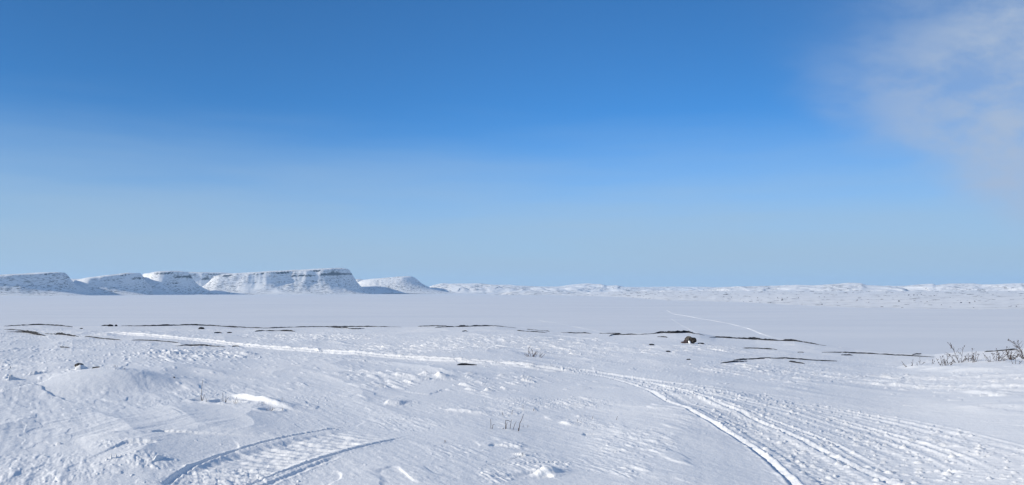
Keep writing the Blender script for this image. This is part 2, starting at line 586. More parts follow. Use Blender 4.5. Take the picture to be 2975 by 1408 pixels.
RIDGES = [  # photo polyline, height, width, ruggedness
    ([(640, 1139), (690, 1147), (750, 1163), (800, 1176), (846, 1187), (880, 1193), (915, 1199)], 0.12, 0.12, 0.35),
    ([(1080, 1173), (1110, 1163), (1160, 1165), (1230, 1173)], 0.10, 0.20, 0.4),
    ([(1240, 1178), (1330, 1186), (1440, 1200), (1500, 1204)], 0.055, 0.12, 0.6),
    ([(1588, 1211), (1625, 1220), (1660, 1232), (1705, 1241), (1716, 1244)], 0.045, 0.08, 0.7),
    ([(1652, 1199), (1690, 1210), (1725, 1217)], 0.05, 0.10, 0.8),
    ([(1485, 1325), (1500, 1308), (1530, 1305), (1560, 1312)], 0.06, 0.08, 0.6),
    ([(1520, 1345), (1560, 1360), (1590, 1378), (1640, 1395)], 0.09, 0.14, 0.4),
    ([(196, 1084), (229, 1079), (268, 1084)], 0.20, 0.16, 0.2),
    ([(0, 1108), (30, 1103), (58, 1108)], 0.14, 0.20, 0.7),
    ([(66, 1092), (90, 1089), (130, 1094)], 0.12, 0.25, 0.5),
    ([(462, 1030), (500, 1027), (530, 1033)], 0.13, 0.30, 0.8),
    ([(655, 1024), (700, 1023), (740, 1032)], 0.13, 0.30, 0.8),
    ([(130, 1287), (160, 1296), (190, 1302)], 0.05, 0.06, 0.8),
    ([(290, 1340), (330, 1350), (350, 1353)], 0.08, 0.08, 0.7),
    ([(385, 1345), (470, 1352), (530, 1348)], 0.07, 0.10, 0.9),
    ([(2140, 1073), (2200, 1076), (2240, 1082)], 0.09, 0.22, 0.3),
    ([(2780, 1140), (2850, 1146), (2960, 1160)], 0.08, 0.22, 0.3),
    ([(1140, 1093), (1155, 1100)], 0.10, 0.16, 0.6), ([(1266, 1088), (1285, 1097), (1292, 1104)], 0.12, 0.16, 0.6),
    ([(1345, 1083), (1390, 1092)], 0.09, 0.18, 0.5), ([(1452, 1085), (1462, 1094)], 0.09, 0.14, 0.6),
    ([(1500, 1090), (1530, 1100)], 0.08, 0.15, 0.6),
]
for pts, hgt, wd, rug in RIDGES:
    q = poly(pts, 0.08)
    D, Sg, L, tot = dist_field(q, wd * 4)
    env = ss(0, 0.2 * tot, L) * (1 - ss(0.6 * tot, tot, L)) + 0.15
    w = wd * (1 + 0.5 * pn(X / 0.5, Y / 0.5, 77))
    s1 = np.where(Sg < 0, D / (w * 1.5), D / (w * 0.7))
    H += 0.55 * hgt * env * np.exp(-s1 ** 2) * (1 + rug * pn(X / 0.22, Y / 0.22, 78)) * (D < wd * 4)

CRUST_EDGES = [  # photo polyline, drop to the right of travel, length of the falloff
    ([(410, 1278), (432, 1264), (470, 1252), (515, 1246)], 0.055, 0.7),
    ([(272, 1300), (305, 1294), (350, 1290), (405, 1286), (440, 1283), (490, 1292), (512, 1303)], 0.045, 0.6),
    ([(1382, 1301), (1420, 1287), (1465, 1271)], 0.03, 0.5),
    ([(1670, 1269), (1695, 1254), (1715, 1243)], 0.03, 0.4),
    ([(233, 1171), (150, 1147), (100, 1128), (78, 1112)], 0.035, 0.5),
    ([(1493, 1310), (1530, 1320), (1560, 1322)], 0.06, 0.35),
    ([(1585, 1322), (1610, 1335), (1645, 1350)], 0.07, 0.35),
    ([(1515, 1343), (1550, 1362), (1600, 1382), (1680, 1400)], 0.05, 0.5),
]
for pts, drop, fall in CRUST_EDGES:
    q = poly(pts, 0.06)
    D, Sg, L, tot = dist_field(q, fall * 2.5)
    wob = 0.05 * pn(X / 0.25, Y / 0.25, 83) + 0.012 * pn(X / 0.10, Y / 0.10, 84)
    sgn = Sg + wob
    env = ss(0, 0.15 * tot, L) * (1 - ss(0.85 * tot, tot, L)) * (D < fall * 2.4)
    side = ss(-0.03, 0.03, sgn)
    H += 0.6 * env * (-drop * side * np.exp(-np.abs(sgn) / fall) + 0.3 * drop * (1 - side) * np.exp(-np.abs(sgn) / (0.3 * fall)))

ROUGH = np.zeros(X.shape, np.float32)
for u, v, ru, rv, am in [(150, 1360, 260, 70, 0.45), (60, 1400, 160, 40, 0.5), (430, 1345, 110, 28, 0.7), (350, 1300, 110, 18, 0.5),
                         (1600, 1168, 210, 22, 0.9), (1480, 1190, 90, 14, 0.7), (1850, 1280, 150, 45, 0.8), (1780, 1330, 120, 40, 0.5),
                         (1440, 1375, 70, 30, 0.9), (1200, 1225, 130, 22, 0.55), (1240, 1095, 90, 22, 0.5), (1560, 1345, 100, 40, 0.6),
                         (1830, 1360, 60, 25, 0.8), (700, 1385, 220, 40, 0.6), (1700, 1225, 60, 16, 0.9), (820, 1165, 200, 25, 0.35),
                         (620, 1140, 120, 18, 0.5), (480, 1165, 60, 14, 0.5), (1310, 1300, 120, 30, 0.35), (1490, 1285, 40, 12, 0.8),
                         (1150, 1165, 80, 14, 0.6), (1350, 1180, 120, 14, 0.5), (1290, 1000, 260, 26, 0.5), (1480, 985, 260, 20, 0.4),
                         (620, 1035, 230, 22, 0.5), (1290, 950, 200, 14, 0.2), (1760, 1240, 80, 16, 0.6)]:
    ROUGH = np.maximum(ROUGH, am * patch(u, v, ru, rv))

# fields of fresh bright drifts
BR = np.zeros(X.shape, np.float32)
for u, v, ru, rv in [(1290, 1000, 280, 28), (1480, 988, 260, 22), (1150, 1095, 180, 30), (2150, 1070, 170, 26), (2420, 1100, 260, 30), (2800, 1120, 300, 50),
                     (560, 1030, 200, 22), (1700, 1010, 200, 24), (900, 975, 200, 14), (2020, 1010, 180, 16), (1420, 1110, 160, 24)]:
    BR = np.maximum(BR, patch(u, v, ru, rv))
H += drifts(P + 0.15 * WARP, Q + 0.10 * WARP, 1.0, 0.27, 0.55 * BR, 0.055, 11)
H += drifts(P + 0.10 * WARP, Q + 0.10 * WARP, 2.2, 0.45, 0.40 * BR, 0.065, 12)
H += drifts(P + 0.10 * WARP, Q + 0.08 * WARP, 0.5, 0.15, 0.5 * BR, 0.032, 13)

# ---- snowmobile trails
T1 = [(2345, 1440), (2317, 1408), (2276, 1363), (2217, 1313), (2150, 1271), (2079, 1238), (2034, 1209), (1975, 1184), (1925, 1161),
      (1882, 1128), (1800, 1106), (1726, 1088), (1640, 1079), (1571, 1072), (1470, 1060), (1338, 1049), (1240, 1042), (1144, 1037), (1040, 1029),
      (950, 1021), (860, 1014), (786, 1009), (658, 996), (600, 989), (500, 980), (424, 974), (337, 967), (270, 964)]
T2 = [(2690, 1440), (2618, 1408), (2551, 1380), (2484, 1351), (2413, 1317), (2355, 1288), (2276, 1250), (2200, 1222), (2120, 1188),
      (2030, 1152), (1930, 1122), (1840, 1104), (1740, 1086), (1640, 1073), (1571, 1066), (1470, 1055), (1338, 1045), (1144, 1033),
      (950, 1017), (786, 1005), (658, 992), (600, 985), (500, 977), (424, 971), (337, 964.5), (270, 961)]
TOUT = [(3300, 1400), (3100, 1335), (2975, 1300), (2750, 1240), (2500, 1195), (2234, 1157), (2100, 1138), (1983, 1121), (1900, 1108), (1800, 1094),
        (1726, 1080), (1640, 1069), (1571, 1062), (1470, 1053), (1400, 1048)]


def lerp_poly(A, B, f):
    n = 30
    def rs(p):
        p = np.array(p, float)
        # both start on the right, so step by photo x
        t = np.linspace(0, 1, n)
        l = np.concatenate([[0], np.cumsum(np.hypot(*np.diff(p, axis=0).T))])
        return np.stack([np.interp(t * l[-1], l, p[:, k]) for k in (0, 1)], 1)
    return [tuple(v) for v in rs(A) * (1 - f) + rs(B) * f]


T1s = [p for p in T1 if p[0] >= 1560]
TOs = [p for p in TOUT if p[0] >= 1560]
zone_q = np.array([ground(*p) for p in T1s + TOs[::-1]])
zx, zy = X + 0.35 * WARP, Y + 0.35 * pn(X / 1.1, Y / 1.1, 91)
ZONE = in_poly(zone_q, zx, zy).astype(np.float32)
# soften the zone a little along the azimuth direction
for _ in range(2):
    ZONE = (ZONE + np.roll(ZONE, 6, 1) + np.roll(ZONE, -6, 1) + np.roll(ZONE, 2, 0) + np.roll(ZONE, -2, 0)) / 5
GROOVES = [(T1, 0.060, 0.036, 0.02, 1.0), (T2, 0.060, 0.024, 0.016, 1.0)]
rg = random.Random(4)
for f in (0.12, 0.34, 0.47, 0.55, 0.62, 0.68, 0.75, 0.80, 0.86, 0.93, 0.99):
    GROOVES.append((lerp_poly(T1s, TOs, f), rg.uniform(0.04, 0.085), rg.uniform(0.005, 0.015), rg.uniform(0.003, 0.010), rg.uniform(0.5, 1)))
T6A = [(470, 1425), (505, 1388), (532, 1352), (598, 1330), (675, 1303), (699, 1295), (776, 1281), (831, 1269), (893, 1251), (994, 1236), (1066, 1221), (1120, 1216)]
T6B = [(690, 1425), (718, 1400), (815, 1360), (893, 1336), (1000, 1309), (1055, 1295), (1117, 1273), (1183, 1257), (1260, 1244)]
T6C = [(735, 1435), (790, 1395), (860, 1362), (930, 1337), (1000, 1320), (1050, 1303)]
GROOVES += [(T6A, 0.030, 0.019, 0.003, 1.0), (T6B, 0.034, 0.020, 0.004, 1.0), (T6C, 0.04, 0.014, 0.004, 1.0)]
FLAT = np.zeros(X.shape, np.float32)
for k, (pts, w, dep, berm, env0) in enumerate(GROOVES):
    q = poly(pts, 0.2)
    D, Sg, L, tot = dist_field(q, w * 5)
    env = env0 * ss(0, min(2.0, 0.2 * tot), L + (2.0 if k < 2 or k > 12 else 0)) * (1 - ss((0.78 if k > 12 else 0.93) * tot, tot, L))
    wob = 0.25 * w * pn(L / 0.35, L * 0 + k * 3.3, 95)
    s = (Sg + wob) / w
    rag = 1 + 0.6 * pn(X / 0.13, Y / 0.13, 96 + k) + 0.35 * pn(X / 0.05, Y / 0.05, 97 + k)
    if k < 2:
        env = env * (1 - 0.35 * ss(4, 9, L)) * (0.8 + 0.4 * pn(L / 1.3, L * 0 + k, 94))
    on = (D < w * 4.5)
    if k == 0:      # the deep ski groove: a trench beside a rolled-up bank of loose snow
        prof = dep * np.interp(s + 0.28 * (rag - 1), [-1.9, -1.25, -1.0, -0.72, -0.3, 0.85, 1.15, 1.5, 2.1], [0, 0.12, 0, -1.0, -0.95, 0.25 , 0.38, 0.05, 0]) * (0.8 + 0.25 * rag)
    elif k == 1:
        prof = dep * np.interp(s + 0.55 * (rag - 1), [-2.2, -1.4, -0.9, -0.5, 0.0, 1.0, 1.4, 1.9, 2.6], [0, 0.2, 0, -0.9, -0.8, 0.35, 0.45, 0.1, 0]) * (0.6 + 0.5 * rag)
    else:
        prof = -dep * np.exp(-np.clip((s + 0.45 * (rag - 1)) / 0.95, -2, 2) ** 4) + berm * rag * (np.exp(-((s - 1.7) / 0.55) ** 2) + 0.7 * np.exp(-((s + 1.7) / 0.55) ** 2))
    H += env * prof * on
    if k < 2:
        H += env * (0.010 * pn(X / 0.07, Y / 0.07, 120) + 0.006 * pn(X / 0.035, Y / 0.035, 121)) * np.exp(-(s / 2.2) ** 2) * on
    ROUGH = np.maximum(ROUGH, 0.5 * env * on * np.exp(-(s / 3.0) ** 2))
    if k == 0:
        S1, L1, D1 = Sg, L, D
    if k == 1:
        D2 = D
# belt marks between the two ski grooves
qc = poly(lerp_poly(T1[:12], T2[:12], 0.5), 0.2)
D, Sg, L, tot = dist_field(qc, 0.6)
belt = (1 - ss(0.20, 0.30, D + 0.05 * WARP)) * (1 - ss(0.8 * tot, tot, L))
H += belt * (-0.018 + 0.011 * np.sin(L / 0.145 * 2 * np.pi + 1.5 * WARP) * (0.6 + 0.8 * pn(X / 0.3, Y / 0.3, 99)))
# belt marks on the old track at the left
q6 = poly(lerp_poly(T6A, T6B, 0.5), 0.2)
D, Sg, L, tot = dist_field(q6, 1.2)
band6 = (1 - ss(0.34, 0.50, D)) * (1 - ss(0.6 * tot, tot, L))
lug = 0.6 * pn(L / 0.10 + 0.8 * Sg, Sg / 0.45, 101) + 0.20 * np.sin(L / 0.15 * 2 * np.pi + 3 * Sg + 1.2 * WARP) * (0.4 + pn(X / 0.4, Y / 0.4, 105))
H += band6 * (-0.025 + 0.045 * lug + 0.012 * pn(X / 0.09, Y / 0.09, 102))
# churned snow thrown out by the passing machines
ROUGH = np.maximum(ROUGH, ZONE * (0.28 + 0.35 * ss(-0.1, 0.25, fbm(X / 1.3, Y / 1.3, 2, 93))))
qt = poly(T1[12:], 0.3)
D, Sg, L, tot = dist_field(qt, 1.6)
trailfar = (1 - ss(0.25, 0.6, D)) * (1 - ss(0.9 * tot, tot, L))
ROUGH = np.maximum(ROUGH, trailfar * 0.4)
H += trailfar * (0.085 * np.exp(-((Sg - 0.25) / 0.10) ** 2) + 0.06 * np.exp(-((Sg + 0.32) / 0.09) ** 2)) * (1 + 0.6 * pn(X / 0.3, Y / 0.3, 104))


def lumps(x, y, cell, prob, hgt, seed):
    """small angular crumbs of snow"""
    out = np.zeros(x.shape, np.float32)
    ci, cj = np.floor(x / cell).astype(np.int32), np.floor(y / cell).astype(np.int32)
    for oi in (-1, 0, 1):
        for oj in (-1, 0, 1):
            i, j = ci + oi, cj + oj
            h = PERM[(PERM[(i + seed * 31) & 255] + j) & 255]
            r1, r2, r3 = RND[h], RND[(h * 7 + 13) & 255], RND[(h * 13 + 101) & 255]
            dx, dy = (x - (i + r1) * cell) / cell, (y - (j + r2) * cell) / cell
            an = r3 * 6.28
            ca, sa = np.cos(an), np.sin(an)
            u, v = dx * ca + dy * sa, (-dx * sa + dy * ca) * (1.1 + r1)
            rad = 0.22 + 0.30 * r3 * r3
            rr_ = np.maximum(np.abs(u) + 0.4 * np.abs(v), np.abs(v) + 0.2 * np.abs(u)) / rad
            hh = np.clip(1.25 - rr_ * 1.25, 0, 0.75) * rad * 2 * (0.4 + r2)
            out = np.maximum(out, hh * (RND[(h * 29 + 57) & 255] < prob))
    return out * hgt


rb = np.clip(ROUGH, 0, 1.2)
H += rb * (0.024 * np.abs(fbm(P / 0.55, Q / 0.12, 3, 110, 0.55)) + 0.010 * np.abs(pn(P / 0.11, Q / 0.07, 113)))
H += 0.9 * lumps(P * 0.5 + 0.02 * WARP, Q, 0.15, 0.20 * ZONE * rb, 0.026, 5)
H += 0.9 * lumps(P * 0.55, Q + 0.02 * WARP, 0.080, 0.40 * rb + 0.003 + 0.30 * ZONE, 0.016 + 0.020 * ZONE, 6)
H += lumps(X, Y, 0.42, 0.03 * ZONE * rb, 0.045, 7) * nearcrest
# hollows scooped by the wind round the stems in the foreground
STEM_PITS = [(588, 1160, 0.13), (650, 1165, 0.16), (684, 1170, 0.12), (785, 1192, 0.12)]
for u, v, rad in STEM_PITS:
    c = ground(u, v)
    r2 = ((X - c[0]) ** 2 + (Y - c[1]) ** 2) / rad ** 2
    H += -0.05 * np.exp(-r2) + 0.02 * np.exp(-(np.sqrt(r2) - 1.7) ** 2 * 4)
# soft bright hummock under the willows on the right
H += 0.10 * patch(2800, 1062, 230, 26) * nearcrest

terrain = mesh_obj('snow_ground', np.stack([X, Y, H], -1).reshape(-1, 3), grid_faces(NR, NA, wrap=True), M_SNOW)
tag(terrain, kind='structure')


def h_at(x, y):
    d, a = math.hypot(x, y), math.atan2(x, y)
    i = min(max(np.searchsorted(RR, d) - 1, 0), NR - 2)
    j = min(max(np.searchsorted(AZ, a) - 1, 0), NA - 2)
    fi, fj = (d - RR[i]) / (RR[i + 1] - RR[i]), (a - AZ[j]) / (AZ[j + 1] - AZ[j])
    return float((H[i, j] * (1 - fj) + H[i, j + 1] * fj) * (1 - fi) + (H[i + 1, j] * (1 - fj) + H[i + 1, j + 1] * fj) * fi)


# ------------------------------------------------------------------ frozen lake
la = np.radians(np.arange(0, 360, 1.0))
lr = np.geomspace(60, 14000, 60)
LX, LY = lr[:, None] * np.sin(la), lr[:, None] * np.cos(la)
lake = mesh_obj('frozen_lake', np.stack([LX, LY, np.full(LX.shape, LAKE)], -1).reshape(-1, 3), grid_faces(60, 360, True), M_LAKE)
tag(lake, kind='structure')


def on_plane(u, v, z=LAKE):
    dx, dy, dz = ray(u, v)
    k = (z - EYE) / dz
    return dx * k, dy * k


def lake_track(pts, width, hgt, sd_):
    w = np.array([on_plane(*p) for p in pts])
    seg = np.hypot(*np.diff(w, axis=0).T)
    l = np.concatenate([[0], np.cumsum(seg)])
    n = int(l[-1] / 1.5)
    t = np.linspace(0, l[-1], n)
    q = np.stack([np.interp(t, l, w[:, 0]), np.interp(t, l, w[:, 1])], 1)
    k = np.ones(15) / 15
    q = np.stack([np.convolve(np.pad(q[:, i], 7, mode='edge'), k, 'valid') for i in (0, 1)], 1)
    tg = np.gradient(q, axis=0)
    tg /= np.hypot(tg[:, 0], tg[:, 1])[:, None]
    nr = np.stack([tg[:, 1], -tg[:, 0]], 1)
    sec = [(-1.0, -0.05), (-0.72, 0.8), (-0.5, 1.0), (-0.25, 0.15), (0.25, 0.15), (0.5, 1.0), (0.72, 0.8), (1.0, -0.05)]
    rag = 0.55 + 0.9 * np.clip(0.5 + fbm(t / 9, t * 0 + sd_, 3, 7), 0, 1)
    brk = np.clip(0.75 + 1.2 * pn(t / 40, t * 0, 9 + int(sd_)), 0.12, 1)
    V = []
    for s, hh in sec:
        p = q + nr * (s * width)
        V.append(np.stack([p[:, 0], p[:, 1], LAKE + 0.004 + np.where(hh > 0, hh, 0) * hgt * rag * brk - (0.03 if hh < 0 else 0)], 1))
    V = np.array(V)
    o = mesh_obj('lake_trail', V.reshape(-1, 3), grid_faces(len(sec), n), M_TRACK)
    return tag(o, kind='structure')


lake_track([(1937, 899), (1955, 910), (1992, 915.5), (2036, 924), (2080, 931), (2123, 939), (2176, 953), (2215, 969), (2241, 977), (2300, 990)], 0.62, 0.16, 1)
lake_track([(1950, 924), (1984, 945), (2010, 958), (2040, 972)], 0.4, 0.07, 2)
lake_track([(1555, 928), (1610, 935), (1655, 944), (1720, 957), (1760, 966)], 0.4, 0.08, 3)


# ------------------------------------------------------------------ mesas across the lake
def dpx(v):        # photo coordinates were read on a 2576-wide copy
    return v * 1.15489


def mesa(name, label, u0, u1, base_D, top_l, top_r, depth, lam=105.0, front=0.0, rot=0.0, seed=0, hook=0.0, cliff=1.0, step=5.0, rnd=60, namp=1.0, pw=1.0, gentle=False, bend=0.0):
    """flat-topped hill: plateau edge from photo x u0 to u1 (2576-wide copy), tops given as photo y at both ends"""
    uc = dpx((u0 + u1) / 2)
    azc = math.atan2((uc - CX) / F * 1.0, ray(uc, HOR)[1])
    D = base_D + lam * 2.6 + front
    half = (dpx(u1) - dpx(u0)) / F * D / 2 * math.cos(azc)
    xs = np.arange(-half - lam * 3.4, half + lam * 3.4, step)
    ys = np.arange(-lam * 3.3, depth + lam * 1.5, step)
    GXm, GYm = np.meshgrid(xs, ys)
    cr_, sr_ = math.cos(rot), math.sin(rot)
    fr = np.clip((GXm + half) / (2 * half), -0.15, 1.3)
    lx, ly = GXm, GYm - depth / 2 - bend * np.clip(fr - 0.35, 0, 1) ** 2
    rx, ry = lx * cr_ + ly * sr_, -lx * sr_ + ly * cr_
    hx, hy = half, depth / 2
    qx, qy = np.abs(rx) - hx + rnd, np.abs(ry) - hy + rnd
    sdist = np.hypot(np.maximum(qx, 0), np.maximum(qy, 0)) + np.minimum(np.maximum(qx, qy), 0) - rnd
    sx, sy = GXm + seed * 431, GYm + seed * 97
    sdist = sdist + 46 * namp * pn(sx / 170, sy / 260, 1) + 11 * namp * pn(sx / 75, sy / 90, 2) + 4 * pn(sx / 24, sy / 40, 3)
    fr = np.clip(fr, 0.0, 1.1)
    tl = EYE - (dpx(top_l) - HOR) / F * D - LAKE
    tr = EYE - (dpx(top_r) - HOR) / F * D - LAKE
    top = tl + (tr - tl) * fr ** 0.9 if top_r < top_l else tl + (tr - tl) * fr
    top = top + 3.5 * pn(sx / 90, sy / 90, 5) + np.clip(-sdist, 0, 120) * 0.02
    o = np.maximum(sdist, 0)
    cw = 0.35 + 1.0 * ss(-0.22, 0.25, pn(sx / 130, sy / 130, 6))            # cliff bands vary in strength
    cw = cw * (1 - 0.6 * ss(0.85, 1.02, fr))
    c1 = 0.068 * cliff * cw * ss(0, 6, o)
    c2 = 0.045 * cliff * (1.25 - 0.9 * cw) * ss(24, 31, o)
    c3 = 0.035 * cliff * cw * ss(52, 57, o)
    prof = 1.0 - c1 - c2 - c3
    oo = np.maximum(o - 6, 0)
    body = (0.58 * np.exp(-(oo / (0.78 * lam)) ** 1.2) + 0.42 * np.exp(-(oo / (1.45 * lam)) ** 1.1)) * (1 - 0.05 * ss(-60, 2, sdist))
    if gentle:
        body = 1 / (1 + (np.maximum(sdist + 60, 0) / (lam * 1.25)) ** 2.2)
    z = top * (prof * body * 1.06 - 0.06 * ss(0, 60, o))
    gul = fbm(sx / 48, sy / 150, 3, 8)
    z = z + np.where(o > 8, gul * 1.6 * np.exp(-o / (lam * 1.2)), 0) + 1.1 * pn(sx / 15, sy / 15, 10) * ss(5, 60, o) * np.exp(-o / (lam * 2))
    z = np.where(z < 1.0, z - 1.5 * (1.0 - z), z)
    z = np.maximum(z, -6)
    V = np.stack([GXm, GYm, z], -1).reshape(-1, 3)
    fc = grid_faces(len(ys), len(xs))
    zz = z.ravel()
    fc = fc[(zz[fc] > -5.9).any(1)]
    ob = mesh_obj(name, V, fc, M_MESA)
    ob.location = (D * math.sin(azc), D * math.cos(azc), LAKE)
    ob.rotation_euler = (0, 0, -azc)
    tag(ob, label, 'hill', 'mesas on the far shore', 'structure')
    return ob


mesa('mesa', 'leftmost flat-topped mesa cut by the left edge of the photo', -190, 137, 4250, 714, 690, 420, lam=100, rot=R(-2), seed=1, bend=220)
mesa('mesa', 'rounded mesa with a blunt shaded nose in front of the longer one', 200, 340, 4650, 707, 689.5, 330, lam=92, rot=R(3), seed=2, rnd=70, namp=0.7, bend=220)
mesa('mesa', 'flat-topped mesa whose blue shaded slope runs down to the ice', 372, 456, 4900, 690, 686, 270, lam=98, rot=R(24), seed=3, namp=0.7, bend=100)
mesa('mesa', 'low snowy mesa half hidden behind its two bigger neighbours', 445, 585, 5800, 689, 690, 300, lam=75, seed=4, rot=R(10), front=250, cliff=0.8, bend=160)
mesa('mesa', 'largest and longest mesa with dark cliff bands and a steep right nose', 552, 874, 5250, 695, 674.5, 560, lam=112, rot=R(0), seed=5, rnd=60, bend=300)
mesa('mesa', 'small low hill peeping out behind the steep nose of the largest mesa', 850, 917, 6100, 704, 703, 300, lam=70, seed=6, front=400, cliff=0.5)
mesa('mesa', 'rightmost pale mesa with a smooth rounded top and long right slope', 900, 1044, 6000, 706, 694, 480, lam=125, seed=7, cliff=0.12, rnd=150, namp=0.4, gentle=True)
mesa('mesa', 'long low snow slope behind the left mesas', 150, 240, 6300, 706, 706, 300, lam=80, seed=8, front=300, cliff=0.3)


# ------------------------------------------------------------------ low hills and plain to the right
def hills(name, label, sky, D, depth, seed, z0=LAKE, amp=5.0, mat=None, sharp=1.0):
    """a range whose skyline follows photo points (2576-wide copy), D metres away"""
    sk = np.array(sky, float)
    u = dpx(sk[:, 0])
    a_t = np.arctan2((u - CX) / F, math.cos(PITCH) - 0.064 * math.sin(PITCH))
    zt = EYE - (dpx(sk[:, 1]) - HOR) / F * D
    A = np.arange(a_t[0], a_t[-1], 9.0 / D)
    rr_ = np.concatenate([np.linspace(-depth, 0, 70), np.linspace(0, depth * 0.8, 26)[1:]])
    AA, RR_ = np.meshgrid(A, rr_)
    x, y = (D + RR_) * np.sin(AA), (D + RR_) * np.cos(AA)
    top = np.interp(AA, a_t, zt)
    sx, sy = x + seed * 777, y + seed * 333
    shift = 0.30 * depth * pn(sx / 700, sy * 0 + seed, 1)
    t = np.clip(np.abs(RR_ - np.where(RR_ < 0, shift * (1 + RR_ / depth), shift)) / depth, 0, 1)
    bump = np.where(RR_ < 0, (1 - t ** 1.5) ** 1.3, 1 - t)
    ends = ss(0, 0.06, (AA - A[0]) / (A[-1] - A[0])) * (1 - ss(0.94, 1.0, (AA - A[0]) / (A[-1] - A[0])))
    rid = fbm(sx / 170, sy / 220, 4, 3, 0.6)
    z = z0 - 3 + (top - z0 + 3) * bump * ends + 0.9 * amp * sharp * rid * np.clip(1.1 - bump, 0.1, 1) * ss(0, 0.25, bump) * ends * 1.6
    ter = 5.0 * ss(-0.04, 0.04, pn(sx / 120, sy / 240, 14)) * ss(0.1, 0.4, bump) * (1 - ss(0.8, 1, bump))
    arc = AA * D
    sw = (arc + 0.75 * RR_) / (330 + 40 * seed) + 0.7 * pn(sx / 500, sy / 500, 21)
    sw = sw - np.floor(sw)
    sw = np.where(sw < 0.93, sw / 0.93, (1 - sw) / 0.07)
    z = z + ter + amp * 3.2 * (sw - 0.5) * ss(0.03, 0.3, bump) * (1 - 0.75 * ss(0.75, 1, bump)) * ends * ss(-0.15, 0.2, pn(sx / 300, sy / 300, 22))
    V = np.stack([x, y, z], -1).reshape(-1, 3)
    o = mesh_obj(name, V, grid_faces(len(rr_), len(A)), mat or M_HILL)
    tag(o, label, 'hill', 'low hills on the far shore', 'structure')
    return o


hills('hills', 'rugged white hills right of the rightmost mesa',
      [(1050, 735), (1090, 716), (1110, 712), (1150, 711.5), (1210, 711), (1240, 714), (1280, 715), (1330, 718), (1400, 720), (1450, 724), (1500, 735)], 7200, 900, 1, amp=9)
hills('hills', 'pale double-humped hill in the middle of the skyline',
      [(1340, 732), (1400, 719), (1440, 714), (1480, 711.5), (1510, 713), (1525, 717), (1550, 716), (1570, 720), (1640, 724), (1700, 732)], 8200, 900, 2, amp=7)
hills('hills', 'faint low hills far along the skyline',
      [(1220, 730), (1280, 719), (1500, 718.5), (1600, 720), (1700, 719), (1800, 720.5), (1850, 720), (1950, 722), (2050, 726)], 10500, 900, 3, amp=6)
hills('hills', 'speckled low hills on the right skyline',
      [(1700, 736), (1790, 724), (1830, 721), (1900, 718), (1960, 717.5), (2000, 715.5), (2040, 717), (2100, 714), (2130, 712), (2160, 712.5), (2172, 716), (2230, 719), (2300, 727)], 5600, 900, 4, amp=7)
hills('hills', 'white hills with small dark cliffs near the right edge',
      [(2120, 732), (2200, 720), (2270, 718.5), (2300, 716), (2340, 715), (2345, 717), (2380, 714), (2440, 714), (2460, 716), (2500, 716), (2576, 714), (2650, 714), (2760, 730)], 6300, 900, 5, amp=7)
hills('hills', 'low dark-flecked rise in front of the middle hills',
      [(1230, 741), (1290, 733), (1330, 731), (1400, 733), (1500, 736), (1560, 733), (1640, 729), (1720, 730), (1800, 731), (1880, 733), (1960, 737), (2020, 742)], 4600, 420, 6, amp=4)

shore = np.array([(1560, 853.8), (1640, 856.5), (1782, 860), (1880, 866), (1950, 871), (2050, 873), (2150, 876), (2300, 884), (2500, 892), (2700, 895), (2975, 897), (3300, 899)], float)
_a, _b = [], []
for u, v in shore:
    x, y = on_plane(u, v)
    _a.append(math.atan2(x, y)); _b.append(math.hypot(x, y))
_a, _b = np.array(_a), np.array(_b)
A = np.linspace(_a[0], _a[-1], 700)
fr = np.concatenate([np.linspace(-0.05, 0.3, 110), np.linspace(0.3, 1, 60)[1:]])
AA, FF = np.meshgrid(A, fr)
shore_d = np.interp(AA, _a, _b) * (1 + 0.05 * pn(AA * 30, AA * 0, 4) + 0.02 * pn(AA * 120, AA * 0, 5))
PD = shore_d + FF * (5600 - shore_d)
px, py = PD * np.sin(AA), PD * np.cos(AA)
pz = LAKE + 22.5 * ss(-0.25, 1.0, FF) * np.clip(FF * 9, -0.4, 1) * ss(0, 0.25, (AA - A[0]) / (A[-1] - A[0])) ** 0.5
pz = pz + (2.2 * fbm(px / 240, py / 240, 4, 6) + 0.8 * pn(px / 40, py / 40, 9)) * ss(0.0, 0.12, FF) + 0.35 * pn(px / 25, py / 25, 12) * ss(-0.01, 0.03, FF)
pz = np.where(FF < 0, LAKE - 1.5, pz)
plain = mesh_obj('lowland', np.stack([px, py, pz], -1).reshape(-1, 3), grid_faces(len(fr), len(A)), M_PLAIN)
tag(plain, 'snow covered lowland on the right shore of the lake', 'lowland', None, 'structure')


def plain_h(x, y):
    a, d = math.atan2(x, y), math.hypot(x, y)
    j = int(np.clip(np.searchsorted(A, a), 1, len(A) - 1))
    col = PD[:, j]
    return float(np.interp(d, col, pz[:, j]))


def plain_at(u, v):
    dx, dy, dz = ray(u, v)
    k = np.hypot(dx, dy)
    for d in np.arange(700, 5500, 8.0):
        x, y = dx / k * d, dy / k * d
        if EYE + dz / k * d < plain_h(x, y):
            break
    return x, y


# ------------------------------------------------------------------ rocks
def ico(sub=3):
    import bmesh
    bm = bmesh.new()
    bmesh.ops.create_icosphere(bm, subdivisions=sub, radius=1.0)
    v = np.array([p.co for p in bm.verts])
    f = np.array([[q.index for q in p.verts] for p in bm.faces])
    bm.free()
    return v, f


ICO3, ICO2, ICO1 = ico(4), ico(3), ico(1)


